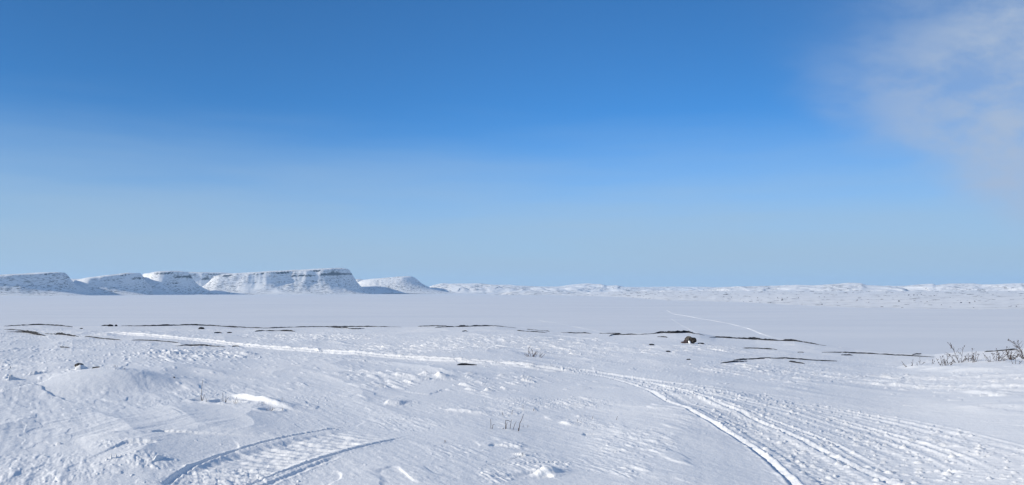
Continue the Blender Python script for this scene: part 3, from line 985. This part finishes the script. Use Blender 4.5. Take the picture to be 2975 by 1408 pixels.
def rock_shape(src, dims, seed, rug=0.22, facets=6):
    """a boulder: sphere cut by random planes, roughened"""
    v, f = src
    rs = np.random.RandomState(seed)
    p = v.copy()
    for _ in range(facets):
        n = rs.normal(size=3); n /= np.linalg.norm(n)
        lim = rs.uniform(0.6, 0.9)
        k = p @ n
        p = p - np.outer(np.maximum(k - lim, 0) * 0.85, n)
    nz = fbm(p[:, 0] * 1.7 + p[:, 2] * 0.9, p[:, 1] * 1.7 - p[:, 2] * 1.1, 3, seed)
    p = p * (1 + rug * nz)[:, None]
    return p * np.array(dims), f


def rock(name, u, v, w_px, h_px, mat, seed, label, group=None, sink=0.35, deep=0.8):
    x, y = ground(u, v)
    d = math.hypot(x, y)
    w, h = w_px * d / F, h_px * d / F
    p, f = rock_shape(ICO2, (w / 2, w / 2 * deep, h / (2 - 2 * sink)), seed)
    o = mesh_obj(name, p, f, mat)
    a = math.atan2(x, y)
    o.rotation_euler = (0, 0, -a)
    o.location = (x, y, h_at(x, y) + h / (2 - 2 * sink) * (1 - 2 * sink))
    return tag(o, label, 'rock', group)


# --- the big boulder in the middle distance
bx, by = ground(2004, 996)
bd = math.hypot(bx, by)
k = bd / F                        # metres per photo pixel there
E = empty('boulder', (bx, by, h_at(bx, by)))
E.rotation_euler = (0, 0, -math.atan2(bx, by))
tag(E, 'big grey and black boulder with a white snow patch wedged in its front', 'boulder')


def lobe(name, cx, cz, w, h, dp, mat, seed, dy=0.0, rug=0.2, facets=7):
    p, f = rock_shape(ICO3, (w * k / 2, dp * k / 2, h * k / 2), seed, rug, facets)
    p = p + np.array([cx * k, dy * k, cz * k])
    return mesh_obj(name, p, f, mat, E)


lobe('rock_body', -5.0, 8.0, 25, 23, 20, M_BOULDER, 3, dy=4)
lobe('rock_lobe', 9.5, 7.5, 19, 19, 17, M_BLACK, 5, dy=0)
lobe('rock_shoulder', -11, 3.5, 13, 13, 14, M_RED, 9, dy=-1)
lobe('rock_foot', -18, 1.5, 14, 7, 10, M_RED, 12, dy=-2)
# snow wedged between body and lobe
p, f = rock_shape(ICO2, (3.2 * k, 3 * k, 6.0 * k), 21, 0.25, 3)
p[:, 0] += (p[:, 2] / (6 * k)) * -1.6 * k
p = p + np.array([-0.6 * k, -7.2 * k, 2.6 * k])
mesh_obj('snow_patch', p, f, M_CAP, E)

rock('rock', 584, 953.5, 17, 6, M_ROCK, 31, 'small dark rock lying just below the left skyline', sink=0.3)
rock('rock', 322, 946, 14, 5.5, M_ROCK, 32, 'dark knobbly rock on the left skyline, larger of the two side by side', sink=0.25)
rock('rock', 337, 946, 7, 4.5, M_ROCK, 33, 'small dark stone on the left skyline beside a larger knobbly rock', sink=0.25)
rock('rock', 229, 1073, 20, 9, M_BOULDER, 34, 'greyish rock tip poking out above a bright white drift on the left', sink=0.3)
rock('rock', 1893, 1001, 15, 4, M_ROCK, 35, 'low snow-banked rock left of the big boulder', sink=0.3)
rock('rock', 1941, 1020, 15, 3.5, M_ROCKSNOW, 36, 'half buried rock crusted with snow in front of the big boulder', sink=0.3)
rock('rock', 2036, 997.5, 20, 3, M_BLACK, 37, 'flat black stone just right of the big boulder', sink=0.3)
rock('rock', 236, 953, 8, 2.5, M_ROCK, 38, 'tiny dark stone below a gap in the left skyline ledges', sink=0.3)
# drift banked against the rock tip on the left: a snow wedge of the ground
# --- boulders on the far right shore
for i, (u, v, s, lab) in enumerate([
        (2272, 871, 5.5, 'dark boulder alone on the far right lowland, the biggest there'),
        (2201, 864, 3, None), (2272, 865, 2.5, None), (2388, 883, 4, 'dark boulder at the water line of the right lowland'),
        (2490, 871, 4, 'small dark boulder well right of the biggest one on the lowland'), (2612, 874, 5, None), (2258, 863, 2.5, None),
        (2103, 861, 2.5, None), (2125, 862, 2.5, None), (2287, 863, 2.5, None), (2792, 878, 4, None), (2817, 879, 4, None), (2832, 874, 3, None),
        (2676, 854, 3, None), (2714, 857, 3, None), (2735, 884, 2.5, None), (2829, 892, 2.5, None), (2953, 889, 3, None), (2160, 875, 2, None),
        (2320, 864, 3, None), (2380, 861, 2.5, None), (2395, 861.5, 2.5, None), (2524, 877, 2.5, None), (2640, 856, 4, None), (2655, 856, 4, None), (2665, 856, 3, None)]):
    x, y = plain_at(u, v)
    d = math.hypot(x, y)
    w = s * d / F
    p, f = rock_shape(ICO2, (w / 2, w / 2, w * 0.42), 50 + i)
    o = mesh_obj('boulder', p, f, M_ROCK)
    o.location = (x, y, plain_h(x, y) + w * 0.15)
    tag(o, lab or 'one of the tiny dark boulders scattered over the right lowland', 'boulder', 'boulders scattered over the right lowland')
# --- the uncountable flecks of stone and tufts out there
rs = np.random.RandomState(5)
SV, SF, nb = [], [], 0
iv, if_ = ICO1
while nb < 420:
    a = rs.uniform(A[0] + 0.05, A[-1] - 0.03)
    fq = rs.uniform(0.0, 1) ** 1.3 * 0.7 + 0.01
    if pn(np.array([a * 40.0]), np.array([fq * 12.0]), 3)[0] < rs.uniform(-0.25, 0.35):
        continue
    j = int(np.searchsorted(A, a))
    d = float(np.interp(fq, fr, PD[:, j]))
    x, y = d * math.sin(a), d * math.cos(a)
    w = d / F * rs.uniform(0.5, 2.0)
    p = iv * np.array([w * rs.uniform(0.6, 4.5), w, w * rs.uniform(0.15, 0.4)]) * (1 + 0.3 * rs.rand(len(iv), 1))
    p = p @ np.array([[math.cos(a), -math.sin(a), 0], [math.sin(a), math.cos(a), 0], [0, 0, 1]])
    SV.append(p + np.array([x, y, plain_h(x, y) + 0.1 * w])); SF.append(if_ + nb * len(iv)); nb += 1
st = mesh_obj('scattered_stones', np.concatenate(SV), np.concatenate(SF), M_ROCK)
tag(st, 'countless tiny dark stones and tufts scattered over the right lowland', 'stones', None, 'stuff')

# --- bedrock ledges breaking through the snow
LEDGES = [
    ([(0, 947), (52, 943), (120, 941), (152, 942), (190, 946), (217, 949)], 2.0, 'thin dark ledge forming the skyline at the left edge'),
    ([(0, 955), (35, 956), (71, 958), (120, 966)], 1.5, 'hairline dark ledge between the left skyline and the thick ledge below'),
    ([(0, 963), (49, 962), (82, 964), (106, 970), (139, 975)], 6.0, 'thick black ledge touching the left edge below the skyline'),
    ([(120, 966), (152, 967), (190, 973), (236, 978)], 6.0, 'thick black ledge sloping right, just right of the one at the left edge'),
    ([(236, 977), (272, 980), (326, 984), (364, 987)], 2.8, 'thin dark ledge leading from a thick black ledge towards the ski trail'),
    ([(372, 988), (386, 986), (424, 987), (462, 989), (516, 994), (535, 997)], 3.4, 'dark ledge with a blunt left knob under the left part of the trail'),
    ([(497, 1004), (530, 1001), (560, 1004), (598, 1002), (639, 1006), (674, 1008)], 3.2, 'wavy dark ledge just below the trail on the left'),
    ([(668, 1008), (684, 1004), (711, 1005)], 3.0, 'short humped dark ledge at the trail above a bright drift'),
    ([(277, 944), (300, 943), (320, 943), (337, 945)], 2.0, 'short dark skyline ledge carrying two knobbly rocks'),
    ([(337, 945), (407, 946), (462, 945), (570, 942), (625, 944), (674, 949), (700, 951)], 2.0, 'long thin skyline ledge under the two middle-left mesas'),
    ([(600, 942), (643, 942), (696, 949), (775, 952), (847, 949), (935, 948), (1007, 948), (1054, 946), (1124, 945), (1176, 949)], 2.6, 'longest thin skyline ledge, below the largest mesa'),
    ([(943, 950), (993, 951), (1031, 955), (1066, 952)], 2.8, 'dark forked ledge just under the skyline below the nose of the largest mesa'),
    ([(734, 962), (780, 958), (820, 958), (868, 960)], 2.2, 'thin dark ledge lying in the snow below the largest mesa'),
    ([(619, 966), (633, 963), (649, 966)], 2.2, 'tiny peaked dark ledge, left of a pair in the snow'),
    ([(654, 965), (668, 963.5), (680, 965)], 1.8, 'tiny flat dark ledge, right of a pair in the snow'),
    ([(1200, 946), (1229, 944), (1287, 944), (1311, 946)], 1.6, 'thin skyline ledge below the rightmost mesa'),
    ([(1258, 951), (1279, 949), (1331, 948), (1386, 946), (1447, 946), (1491, 948), (1511, 951)], 4.0, 'bold black skyline ledge in the middle of the photo'),
    ([(1491, 958), (1509, 959), (1529, 962), (1605, 966)], 2.4, 'dark ledge tapering right, under the end of the bold black middle ledge'),
    ([(1520, 954), (1564, 958), (1607, 962)], 1.2, 'hairline skyline ledge above the tapering ledge'),
    ([(1616, 963), (1654, 966), (1695, 965), (1724, 968)], 3.2, 'dark skyline ledge left of centre of the gap before the thick one'),
    ([(1727, 967), (1768, 966), (1820, 967)], 2.4, 'thin skyline ledge lying above a dark snow-filled notch'),
    ([(1768, 977), (1779, 971), (1830, 971), (1861, 971), (1904, 967), (1940, 966)], 3.6, 'dark ledge curling round a white hollow on its left end'),
    ([(1896, 968), (1916, 965), (1958, 967), (2000, 964), (2021, 969), (2057, 975)], 7.0, 'thickest black ledge, arching on the skyline behind the big boulder'),
    ([(1895, 976), (1920, 976), (1945, 979)], 2.0, 'thin dark ledge between the thickest ledge and the snow-banked rock'),
    ([(2057, 978), (2084, 978), (2136, 982), (2189, 984), (2241, 988), (2288, 989), (2325, 991), (2359, 997), (2412, 1005)], 5.5, 'long black ledge sloping right where the lake track meets the snow'),
    ([(2144, 1008), (2189, 1009), (2239, 1011), (2278, 1014)], 2.8, 'dark ledge in the snow below the long black sloping one'),
    ([(2296, 1019), (2325, 1020), (2357, 1021)], 1.6, 'hairline ledge right of the ledge below the long black one'),
    ([(2372, 1021), (2451, 1023), (2506, 1025), (2561, 1028), (2631, 1032), (2735, 1035)], 3.2, 'long dark ledge along the right shore ending at a snowy hump'),
    ([(2440, 1031), (2455, 1028), (2495, 1032)], 3.0, 'short blocky ledge under the long right shore ledge'),
    ([(2640, 1030), (2668, 1027), (2695, 1025)], 2.2, 'slanted dark ledge topping the snowy hump on the right shore'),
    ([(2123, 1046), (2147, 1043), (2241, 1042), (2320, 1045), (2451, 1046)], 3.0, 'upper of the two long ledges in the snow right of the big boulder'),
    ([(2078, 1057), (2131, 1054), (2152, 1050), (2183, 1048)], 3.4, 'lower left ledge stepping up towards the long one above it'),
    ([(2265, 1048), (2294, 1050), (2330, 1053), (2351, 1058)], 3.0, 'ragged dark ledge under the right half of a long ledge'),
    ([(1302, 1063), (1345, 1059), (1363, 1058), (1386, 1060), (1410, 1063)], 6.5, 'black rock slab in the snow just below the trail'),
    ([(1975, 1045), (2000, 1044), (2028, 1045)], 2.0, 'faint short ledge in the open snow below the big boulder'),
    ([(233, 1098.5), (272, 1100), (318, 1105)], 2.6, 'dark crack of rock along the top of the round drift'),
    ([(342, 1104), (358, 1105), (378, 1108)], 5.0, 'dark ledge behind the round drift beside a tiny twig'),
    ([(486, 1106), (500, 1108), (525, 1114)], 2.2, 'little dark ledge right of the round drift'),
    ([(16, 1076), (28, 1072.5), (46, 1072)], 4.5, 'black hooked ledge near the left edge above a bright drift'),
    ([(160, 1006), (182, 1007), (200, 1009)], 2.2, 'small dark ledge, upper of two in the snow on the left'),
    ([(178, 1012), (192, 1010), (208, 1014)], 2.6, 'small dark ledge, lower of two in the snow on the left'),
    ([(1340, 964), (1351, 961.5), (1360, 964)], 2.2, 'tiny peaked ledge below the bold black middle ledge'),
    ([(2840, 1022), (2885, 1020), (2924, 1017), (2985, 1011)], 2.2, 'thin dark skyline ledge behind the willows at the right edge'),
    ([(1680, 975), (1696, 975)], 2.0, 'tiny dark fleck of ledge under the skyline left of the snow-filled notch'),
]
for idx, (pts, th, lab) in enumerate(LEDGES):
    q = poly(pts, 0.06)
    # no smoothing loss at the ends, but a ragged line
    n = len(q)
    if n < 4:
        q = np.array([ground(*p[:2]) for p in pts]); n = 12
        q = np.stack([np.interp(np.linspace(0, 1, n), np.linspace(0, 1, len(q)), q[:, i]) for i in (0, 1)], 1)
    d = np.hypot(q[:, 0], q[:, 1])
    out = q / d[:, None]                         # horizontally away from the viewer's side: the back of the ledge
    t = np.linspace(0, 1, n)
    l = np.concatenate([[0], np.cumsum(np.hypot(*np.diff(q, axis=0).T))])
    env = np.clip(np.minimum(t / 0.28, (1 - t) / 0.35), 0, 1) ** 0.9 if th > 3 else np.clip(np.minimum(t / 0.12, (1 - t) / 0.16), 0, 1) ** 0.8
    var = np.clip(0.85 + 0.9 * fbm(l / 1.1, l * 0 + idx * 1.7, 4, 3, 0.6), 0.3, 1.6)
    hh = (1.3 if th < 2.4 else 0.85) * th * d / F * env * var
    back = (0.14 + 0.03 * th) * (0.6 + 0.6 * np.abs(pn(l / 0.6, l * 0 + idx, 5)))
    gz = np.array([h_at(*p) for p in q])
    k7 = np.ones(9) / 9
    gz = np.convolve(np.pad(gz, 4, mode='edge'), k7, 'valid') if n > 9 else gz
    sec = [(-0.10, -0.14, 0), (-0.05, -0.01, 0.25), (0.0, 0.0, 0.70), (0.05, 0.0, 0.95), (0.30, 0.0, 1.0), (0.65, 0.0, 0.80), (1.0, -0.16, 0.2)]
    V = []
    for m_, (o_, dz, hf) in enumerate(sec):
        rough = 0.03 * fbm(l / 0.11, l * 0 + m_ * 2.1 + idx, 2, 8)
        off = o_ * back + rough * (1 if m_ < 6 else 0)
        p = q + out * off[:, None]
        z = gz + dz + hf * hh * (1 + 0.08 * pn(l / 0.10, l * 0 + m_ * 1.3, 9 + idx % 5)) + 0.004
        V.append(np.stack([p[:, 0], p[:, 1], z], 1))
    V = np.array(V)
    c0 = V.reshape(-1, 3).mean(0)
    o = mesh_obj('rock_ledge', V.reshape(-1, 3) - c0, grid_faces(len(sec), n), M_ROCK if th > 3.0 else M_ROCKSNOW, smooth=False)
    o.location = c0
    tag(o, lab, 'rock ledge', 'bedrock ledges breaking through the snow')


# ------------------------------------------------------------------ willows and stems
class Tubes:
    def __init__(self):
        self.v, self.f, self.n = [], [], 0

    def add(self, pts, r0, r1, k=5):
        pts = np.array(pts, float)
        n = len(pts)
        tg = np.gradient(pts, axis=0)
        for i in range(n):
            tdir = tg[i] / (np.linalg.norm(tg[i]) + 1e-9)
            a = np.cross(tdir, (0.3, 1, 0.2)); a /= np.linalg.norm(a)
            b = np.cross(tdir, a)
            rad = r0 + (r1 - r0) * i / (n - 1)
            for j in range(k):
                an = 2 * math.pi * j / k
                self.v.append(pts[i] + rad * (math.cos(an) * a + math.sin(an) * b))
        for i in range(n - 1):
            for j in range(k):
                p0 = self.n + i * k + j
                p1 = self.n + i * k + (j + 1) % k
                self.f.append((p0, p1, p1 + k, p0 + k))
        self.n += n * k

    def build(self, name, mat, parent):
        return mesh_obj(name, self.v, self.f, mat, parent)


def bud_mesh(points, size, rs_, parent):
    v, f = ICO1
    V, Fc = [], []
    for i, p in enumerate(points):
        s = size * rs_.uniform(0.6, 1.5)
        V.append(v * np.array([s * rs_.uniform(0.6, 1.1), s * 0.7, s * rs_.uniform(0.8, 1.7)]) + p)
        Fc.append(f + i * len(v))
    return mesh_obj('dry_leaves', np.concatenate(V), np.concatenate(Fc), M_BUD, parent)


def grow(tb, p0, direc, length, rad, rs_, tips, depth=0, curl=0.25, split=0.6):
    n = max(3, int(length / 0.035))
    pts = [np.array(p0, float)]
    d = np.array(direc, float); d /= np.linalg.norm(d)
    for i in range(n):
        d = d + rs_.normal(0, curl * 0.35, 3) + np.array([0, 0, 0.035])
        d /= np.linalg.norm(d)
        pts.append(pts[-1] + d * length / n)
    tb.add(pts, rad, rad * 0.45, 4)
    tips.append(pts[-1])
    if depth < 2:
        for i in range(1, n):
            if rs_.rand() < split * (0.9 if depth == 0 else 0.45):
                dd = d * 0.6 + rs_.normal(0, 0.55, 3); dd[2] = abs(dd[2]) * 0.8 + 0.15
                grow(tb, pts[i], dd, length * rs_.uniform(0.2, 0.5) * (1 - 0.5 * i / n), rad * 0.62, rs_, tips, depth + 1, curl, split)


def shrub(u, v, branches, label, seed, mat=M_TWIG, leaves=True, rad=0.0055, split=0.5, name='willow_shrub', cat='shrub', group=None, curl=0.25):
    """branches: (dx, dy of the base, dx, dy of the tip) in photo pixels from (u, v), up positive"""
    x, y = ground(u, v)
    d = math.hypot(x, y)
    kk = d / F
    rs_ = np.random.RandomState(seed)
    e = empty(name, (x, y, h_at(x, y)))
    e.rotation_euler = (0, 0, -math.atan2(x, y))
    ca, sa = math.cos(-math.atan2(x, y)), math.sin(-math.atan2(x, y))
    tips = []
    for b in branches:
        lx, ly = b[0] * kk, rs_.uniform(-1, 1) * 0.12 * (len(branches) > 2) + b[1] * kk * 8
        wx, wy = x + lx * ca - ly * sa, y + lx * sa + ly * ca
        z0 = h_at(wx, wy) - h_at(x, y) - 0.03
        dv = np.array([(b[2] - b[0]) * kk, rs_.normal(0, 0.05), 0.84 * b[3] * kk + 0.03])
        tb = Tubes()
        grow(tb, (lx, ly, z0), dv, np.linalg.norm(dv), 1.2 * rad * rs_.uniform(0.8, 1.15), rs_, tips, 0, curl, split)
        tb.build('branch', mat, e)
    if leaves:
        bud_mesh([p for p in tips if rs_.rand() < 0.75], 0.010 if d > 14 else 0.006, rs_, e)
    return tag(e, label, cat, group)


GW = 'willow shrubs along the right ridge'
shrub(2650, 1067, [(-10, 0, -24, 14), (-2, 0, 2, 10), (-12, 0, -22, 6), (0, 0, 1, 20), (12, 0, 12, 8)], 'low sparse willow twigs at the left end of the right shrubs', 61, split=0.45, group=GW)
shrub(2678, 1065, [(-4, 0, -2, 20), (-2, 0, 6, 9), (22, 0, 28, 14), (24, 0, 30, 9)], 'tiny upright willow twigs between the low sparse ones and the leafy clump', 62, split=0.4, group=GW)
shrub(2747, 1072, [(-8, 0, -20, 22), (-4, 0, -12, 26), (0, 0, 2, 30), (6, 0, 8, 34), (4, 0, -10, 14), (10, 0, 16, 18), (0, 0, -6, 16), (8, 0, 20, 12)], 'dense round willow clump nearest in front of the tall forked one', 63, split=0.75, group=GW)
shrub(2790, 1062, [(-8, 0, -26, 34), (-2, 0, -30, 50), (2, 0, 8, 44), (2, 0, 16, 24), (0, 0, -8, 22), (4, 0, 24, 26), (-10, 0, -16, 14), (22, 0, 24, 20), (18, 0, 14, 22)], 'tall forked willow with one long branch leaning left', 64, split=0.55, group=GW)
shrub(2832, 1062, [(-2, 0, 0, 40), (0, 0, 8, 30), (-4, 0, -8, 26), (2, 0, 14, 22), (0, 0, -4, 18)], 'upright willow with dark leaves just right of the tall forked one', 65, split=0.65, group=GW)
shrub(2900, 1060, [(-10, 0, -32, 20), (-4, 0, 2, 32), (0, 0, 14, 40), (2, 0, 26, 36), (4, 0, -8, 30), (8, 0, 30, 30), (-14, 0, -28, 10), (0, 0, 8, 24), (-4, 0, -12, 22)], 'spreading willow thicket before the right skyline ledge', 66, split=0.8, group=GW)
shrub(2935, 1048, [(-2, 0, -4, 28), (0, 0, 4, 26), (2, 0, -10, 20), (4, 0, 12, 22), (0, 0, 0, 16), (-2, 0, 8, 12), (2, 0, 16, 14)], 'dark bushy willow with the thickest stems, right of the thicket', 67, split=0.8, rad=0.009, group=GW)
shrub(2950, 1065, [(-4, 0, -10, 14), (0, 0, 2, 12), (6, 0, 14, 12)], 'little low willow sprig in front of the bushy one at the right', 68, split=0.4, group=GW)
shrub(2976, 1040, [(-2, 0, -14, 66), (0, 0, -8, 50), (2, 0, 4, 40), (-4, 0, -10, 24), (4, 0, 14, 30), (2, 0, 20, 44)], 'tallest willow, cut by the right edge of the photo', 69, split=0.6, rad=0.007, group=GW)
shrub(1548, 1038, [(-13, 0, -12, 42), (1, 0, 2, 29), (-6, 0, -22, 12), (2, 0, 16, 18), (4, 0, 20, 14), (-4, 0, -14, 18), (0, 0, 8, 16), (18, 0, 32, 12),
                   (16, 0, 26, 16), (20, 0, 38, 10), (-10, 0, -26, 8), (3, 0, 12, 20), (-2, 0, 4, 12)],
      'bare reddish shrub alone in the open snow in the middle', 70, mat=M_TWIGR, leaves=False, rad=0.006, split=0.7)

GS = 'bare stems poking through the foreground snow'


def stem(u, v, pts_list, label, seed, rad=0.004):
    """bare stems: each a photo-pixel polyline from (u, v), up positive"""
    x, y = ground(u, v)
    d = math.hypot(x, y)
    kk = d / F
    rs_ = np.random.RandomState(seed)
    e = empty('bare_stem', (x, y, h_at(x, y)))
    e.rotation_euler = (0, 0, -math.atan2(x, y))
    for pl in pts_list:
        tb = Tubes()
        y0 = rs_.uniform(-0.02, 0.02)
        P3 = [(pl[0][0] * kk, y0, pl[0][1] * kk - 0.05)] + [(a_ * kk, y0 + rs_.normal(0, 0.008), b_ * kk) for a_, b_ in pl[1:]]
        dense = []
        for i in range(len(P3) - 1):
            for t_ in np.linspace(0, 1, 4)[:-1]:
                dense.append(np.array(P3[i]) * (1 - t_) + np.array(P3[i + 1]) * t_ + rs_.normal(0, 0.0015, 3))
        dense.append(np.array(P3[-1]))
        tb.add(dense, rad, rad * 0.6, 5)
        tb.build('stem', M_TWIG, e)
    return tag(e, label, 'stem', GS)


stem(588, 1158, [[(0, 0), (-3, 14), (-2, 38), (0, 57)], [(0, 4), (-5, 16)], [(0, 8), (5, 18)]], 'tallest single bare stem, standing in a shadowed pit on the left', 81, 0.0045)
stem(600, 1168, [[(0, 0), (-1, 9)]], 'tiny stub beside the tallest single stem', 82)
stem(652, 1163, [[(-3, 0), (-4, 14), (-5, 29)], [(1, 0), (4, 18)], [(0, 0), (6, 10), (11, 16)], [(3, 0), (3, 8)]], 'tuft of thin stems at the upper end of the bright drift', 83)
stem(682, 1168, [[(0, 0), (4, 18)], [(0, 0), (-3, 7)], [(1, 0), (8, 10)]], 'small forked stem right of the tuft on the bright drift', 84)
stem(766, 1178, [[(0, 0), (1, 8)]], 'short stub half way along the bright drift', 85)
stem(784, 1190, [[(0, 0), (1, 16)], [(0, 0), (7, 5), (14, 8)], [(-7, 0), (-8, 8)], [(1, 0), (8, 12)], [(-4, -2), (-12, -6)]], 'spiky tuft at the lower end of the bright drift', 86)
stem(819, 1172, [[(0, 0), (0, 8)]], 'lone short stub above the lower end of the bright drift', 87)
stem(822, 1194, [[(0, 0), (-2, 8)], [(4, 0), (-8, -6)]], 'two crossed stubs right of the spiky tuft', 88)
stem(1427, 1238, [[(0, 0), (-1, 14), (-1.5, 29)], [(2, 0), (5, 10), (9, 13)]], 'straight thin stem left of the bent one in the foreground', 89)
stem(1468, 1238, [[(0, 0), (0.5, 14), (1, 25), (8, 24), (15, 21)], [(2, 0), (3, 10), (6, 18)], [(0, 0), (-6, 2), (-8, -3)]], 'bent bare stem folded over at the top like a hook', 90, 0.0045)
stem(1480, 1237, [[(0, 0), (4, 14), (7, 27)]], 'thin stem leaning right, just right of the hooked one', 91)
stem(1488, 1241, [[(0, 0), (6, 13), (12, 24)]], 'thin stem leaning right, between the hooked stem and the longest one', 92)
stem(1504, 1243, [[(0, 0), (7, 22), (16, 44)], [(2, 0), (2, 9)]], 'longest leaning stem of the foreground cluster', 93, 0.0055)
stem(1519, 1233, [[(0, 0), (1, 6)]], 'tiny stub just right of the longest leaning stem', 94)
stem(1532, 1233, [[(0, 0), (2, 8)], [(0, 0), (-6, -2)]], 'small stub with a side twig at the right of the stem cluster', 95)
stem(1466, 1200, [[(0, 0), (-6, 5), (-8, 11)]], 'curved twig on a thin drift above the stem cluster', 96)
stem(1486, 1198, [[(0, 0), (2, 8), (5, 13)]], 'short leaning twig beside the curved one above the cluster', 97)
stem(1520, 1186, [[(0, 0), (-1, 15)]], 'short upright twig among rough snow above the cluster', 98)
stem(1548, 1190, [[(0, 0), (3, 7), (6, 6), (7, 2)]], 'little arched twig in the rough snow', 99)
stem(1675, 1226, [[(0, 0), (3, 8)]], 'short stub on the bright crust edge', 100)
stem(1718, 1216, [[(0, 0), (5, 10)]], 'leaning stub above the right end of the crust edge', 101)
stem(1788, 1219, [[(0, 0), (6, 11)]], 'rightmost leaning stub, beside the trail', 102)
stem(1292, 1277, [[(0, 0), (0, 8)], [(1, 0), (3, 5)]], 'tiny twig on smooth snow between the old track and the stem cluster', 103)
stem(334, 1102, [[(0, 0), (0, 6)], [(1, 0), (5, 4)], [(0, 0), (-2, 5)]], 'tiny forked twig behind the round drift', 104)

# ------------------------------------------------------------------ air
def haze():
    x0, x1, y0, y1, z0, z1 = -15000, 15000, -15000, 15000, LAKE - 12, 260
    v = [(x, y, z) for z in (z0, z1) for x, y in ((x0, y0), (x1, y0), (x1, y1), (x0, y1))]
    f = [(3, 2, 1, 0), (4, 5, 6, 7), (0, 1, 5, 4), (1, 2, 6, 5), (2, 3, 7, 6), (3, 0, 4, 7)]
    m = bpy.data.materials.new('cold_air')
    m.use_nodes = True
    t = m.node_tree
    t.nodes.clear()
    o = N(t, 'ShaderNodeOutputMaterial')
    p = N(t, 'ShaderNodeVolumePrincipled')
    p.inputs['Color'].default_value = (0.45, 0.70, 1.0, 1)
    p.inputs['Density'].default_value = 4.2e-5
    p.inputs['Anisotropy'].default_value = 0.1
    t.links.new(p.outputs[0], o.inputs['Volume'])
    ob = mesh_obj('haze', v, f, m, smooth=False)
    tag(ob, kind='stuff')


HAZE = True
if HAZE:
    haze()
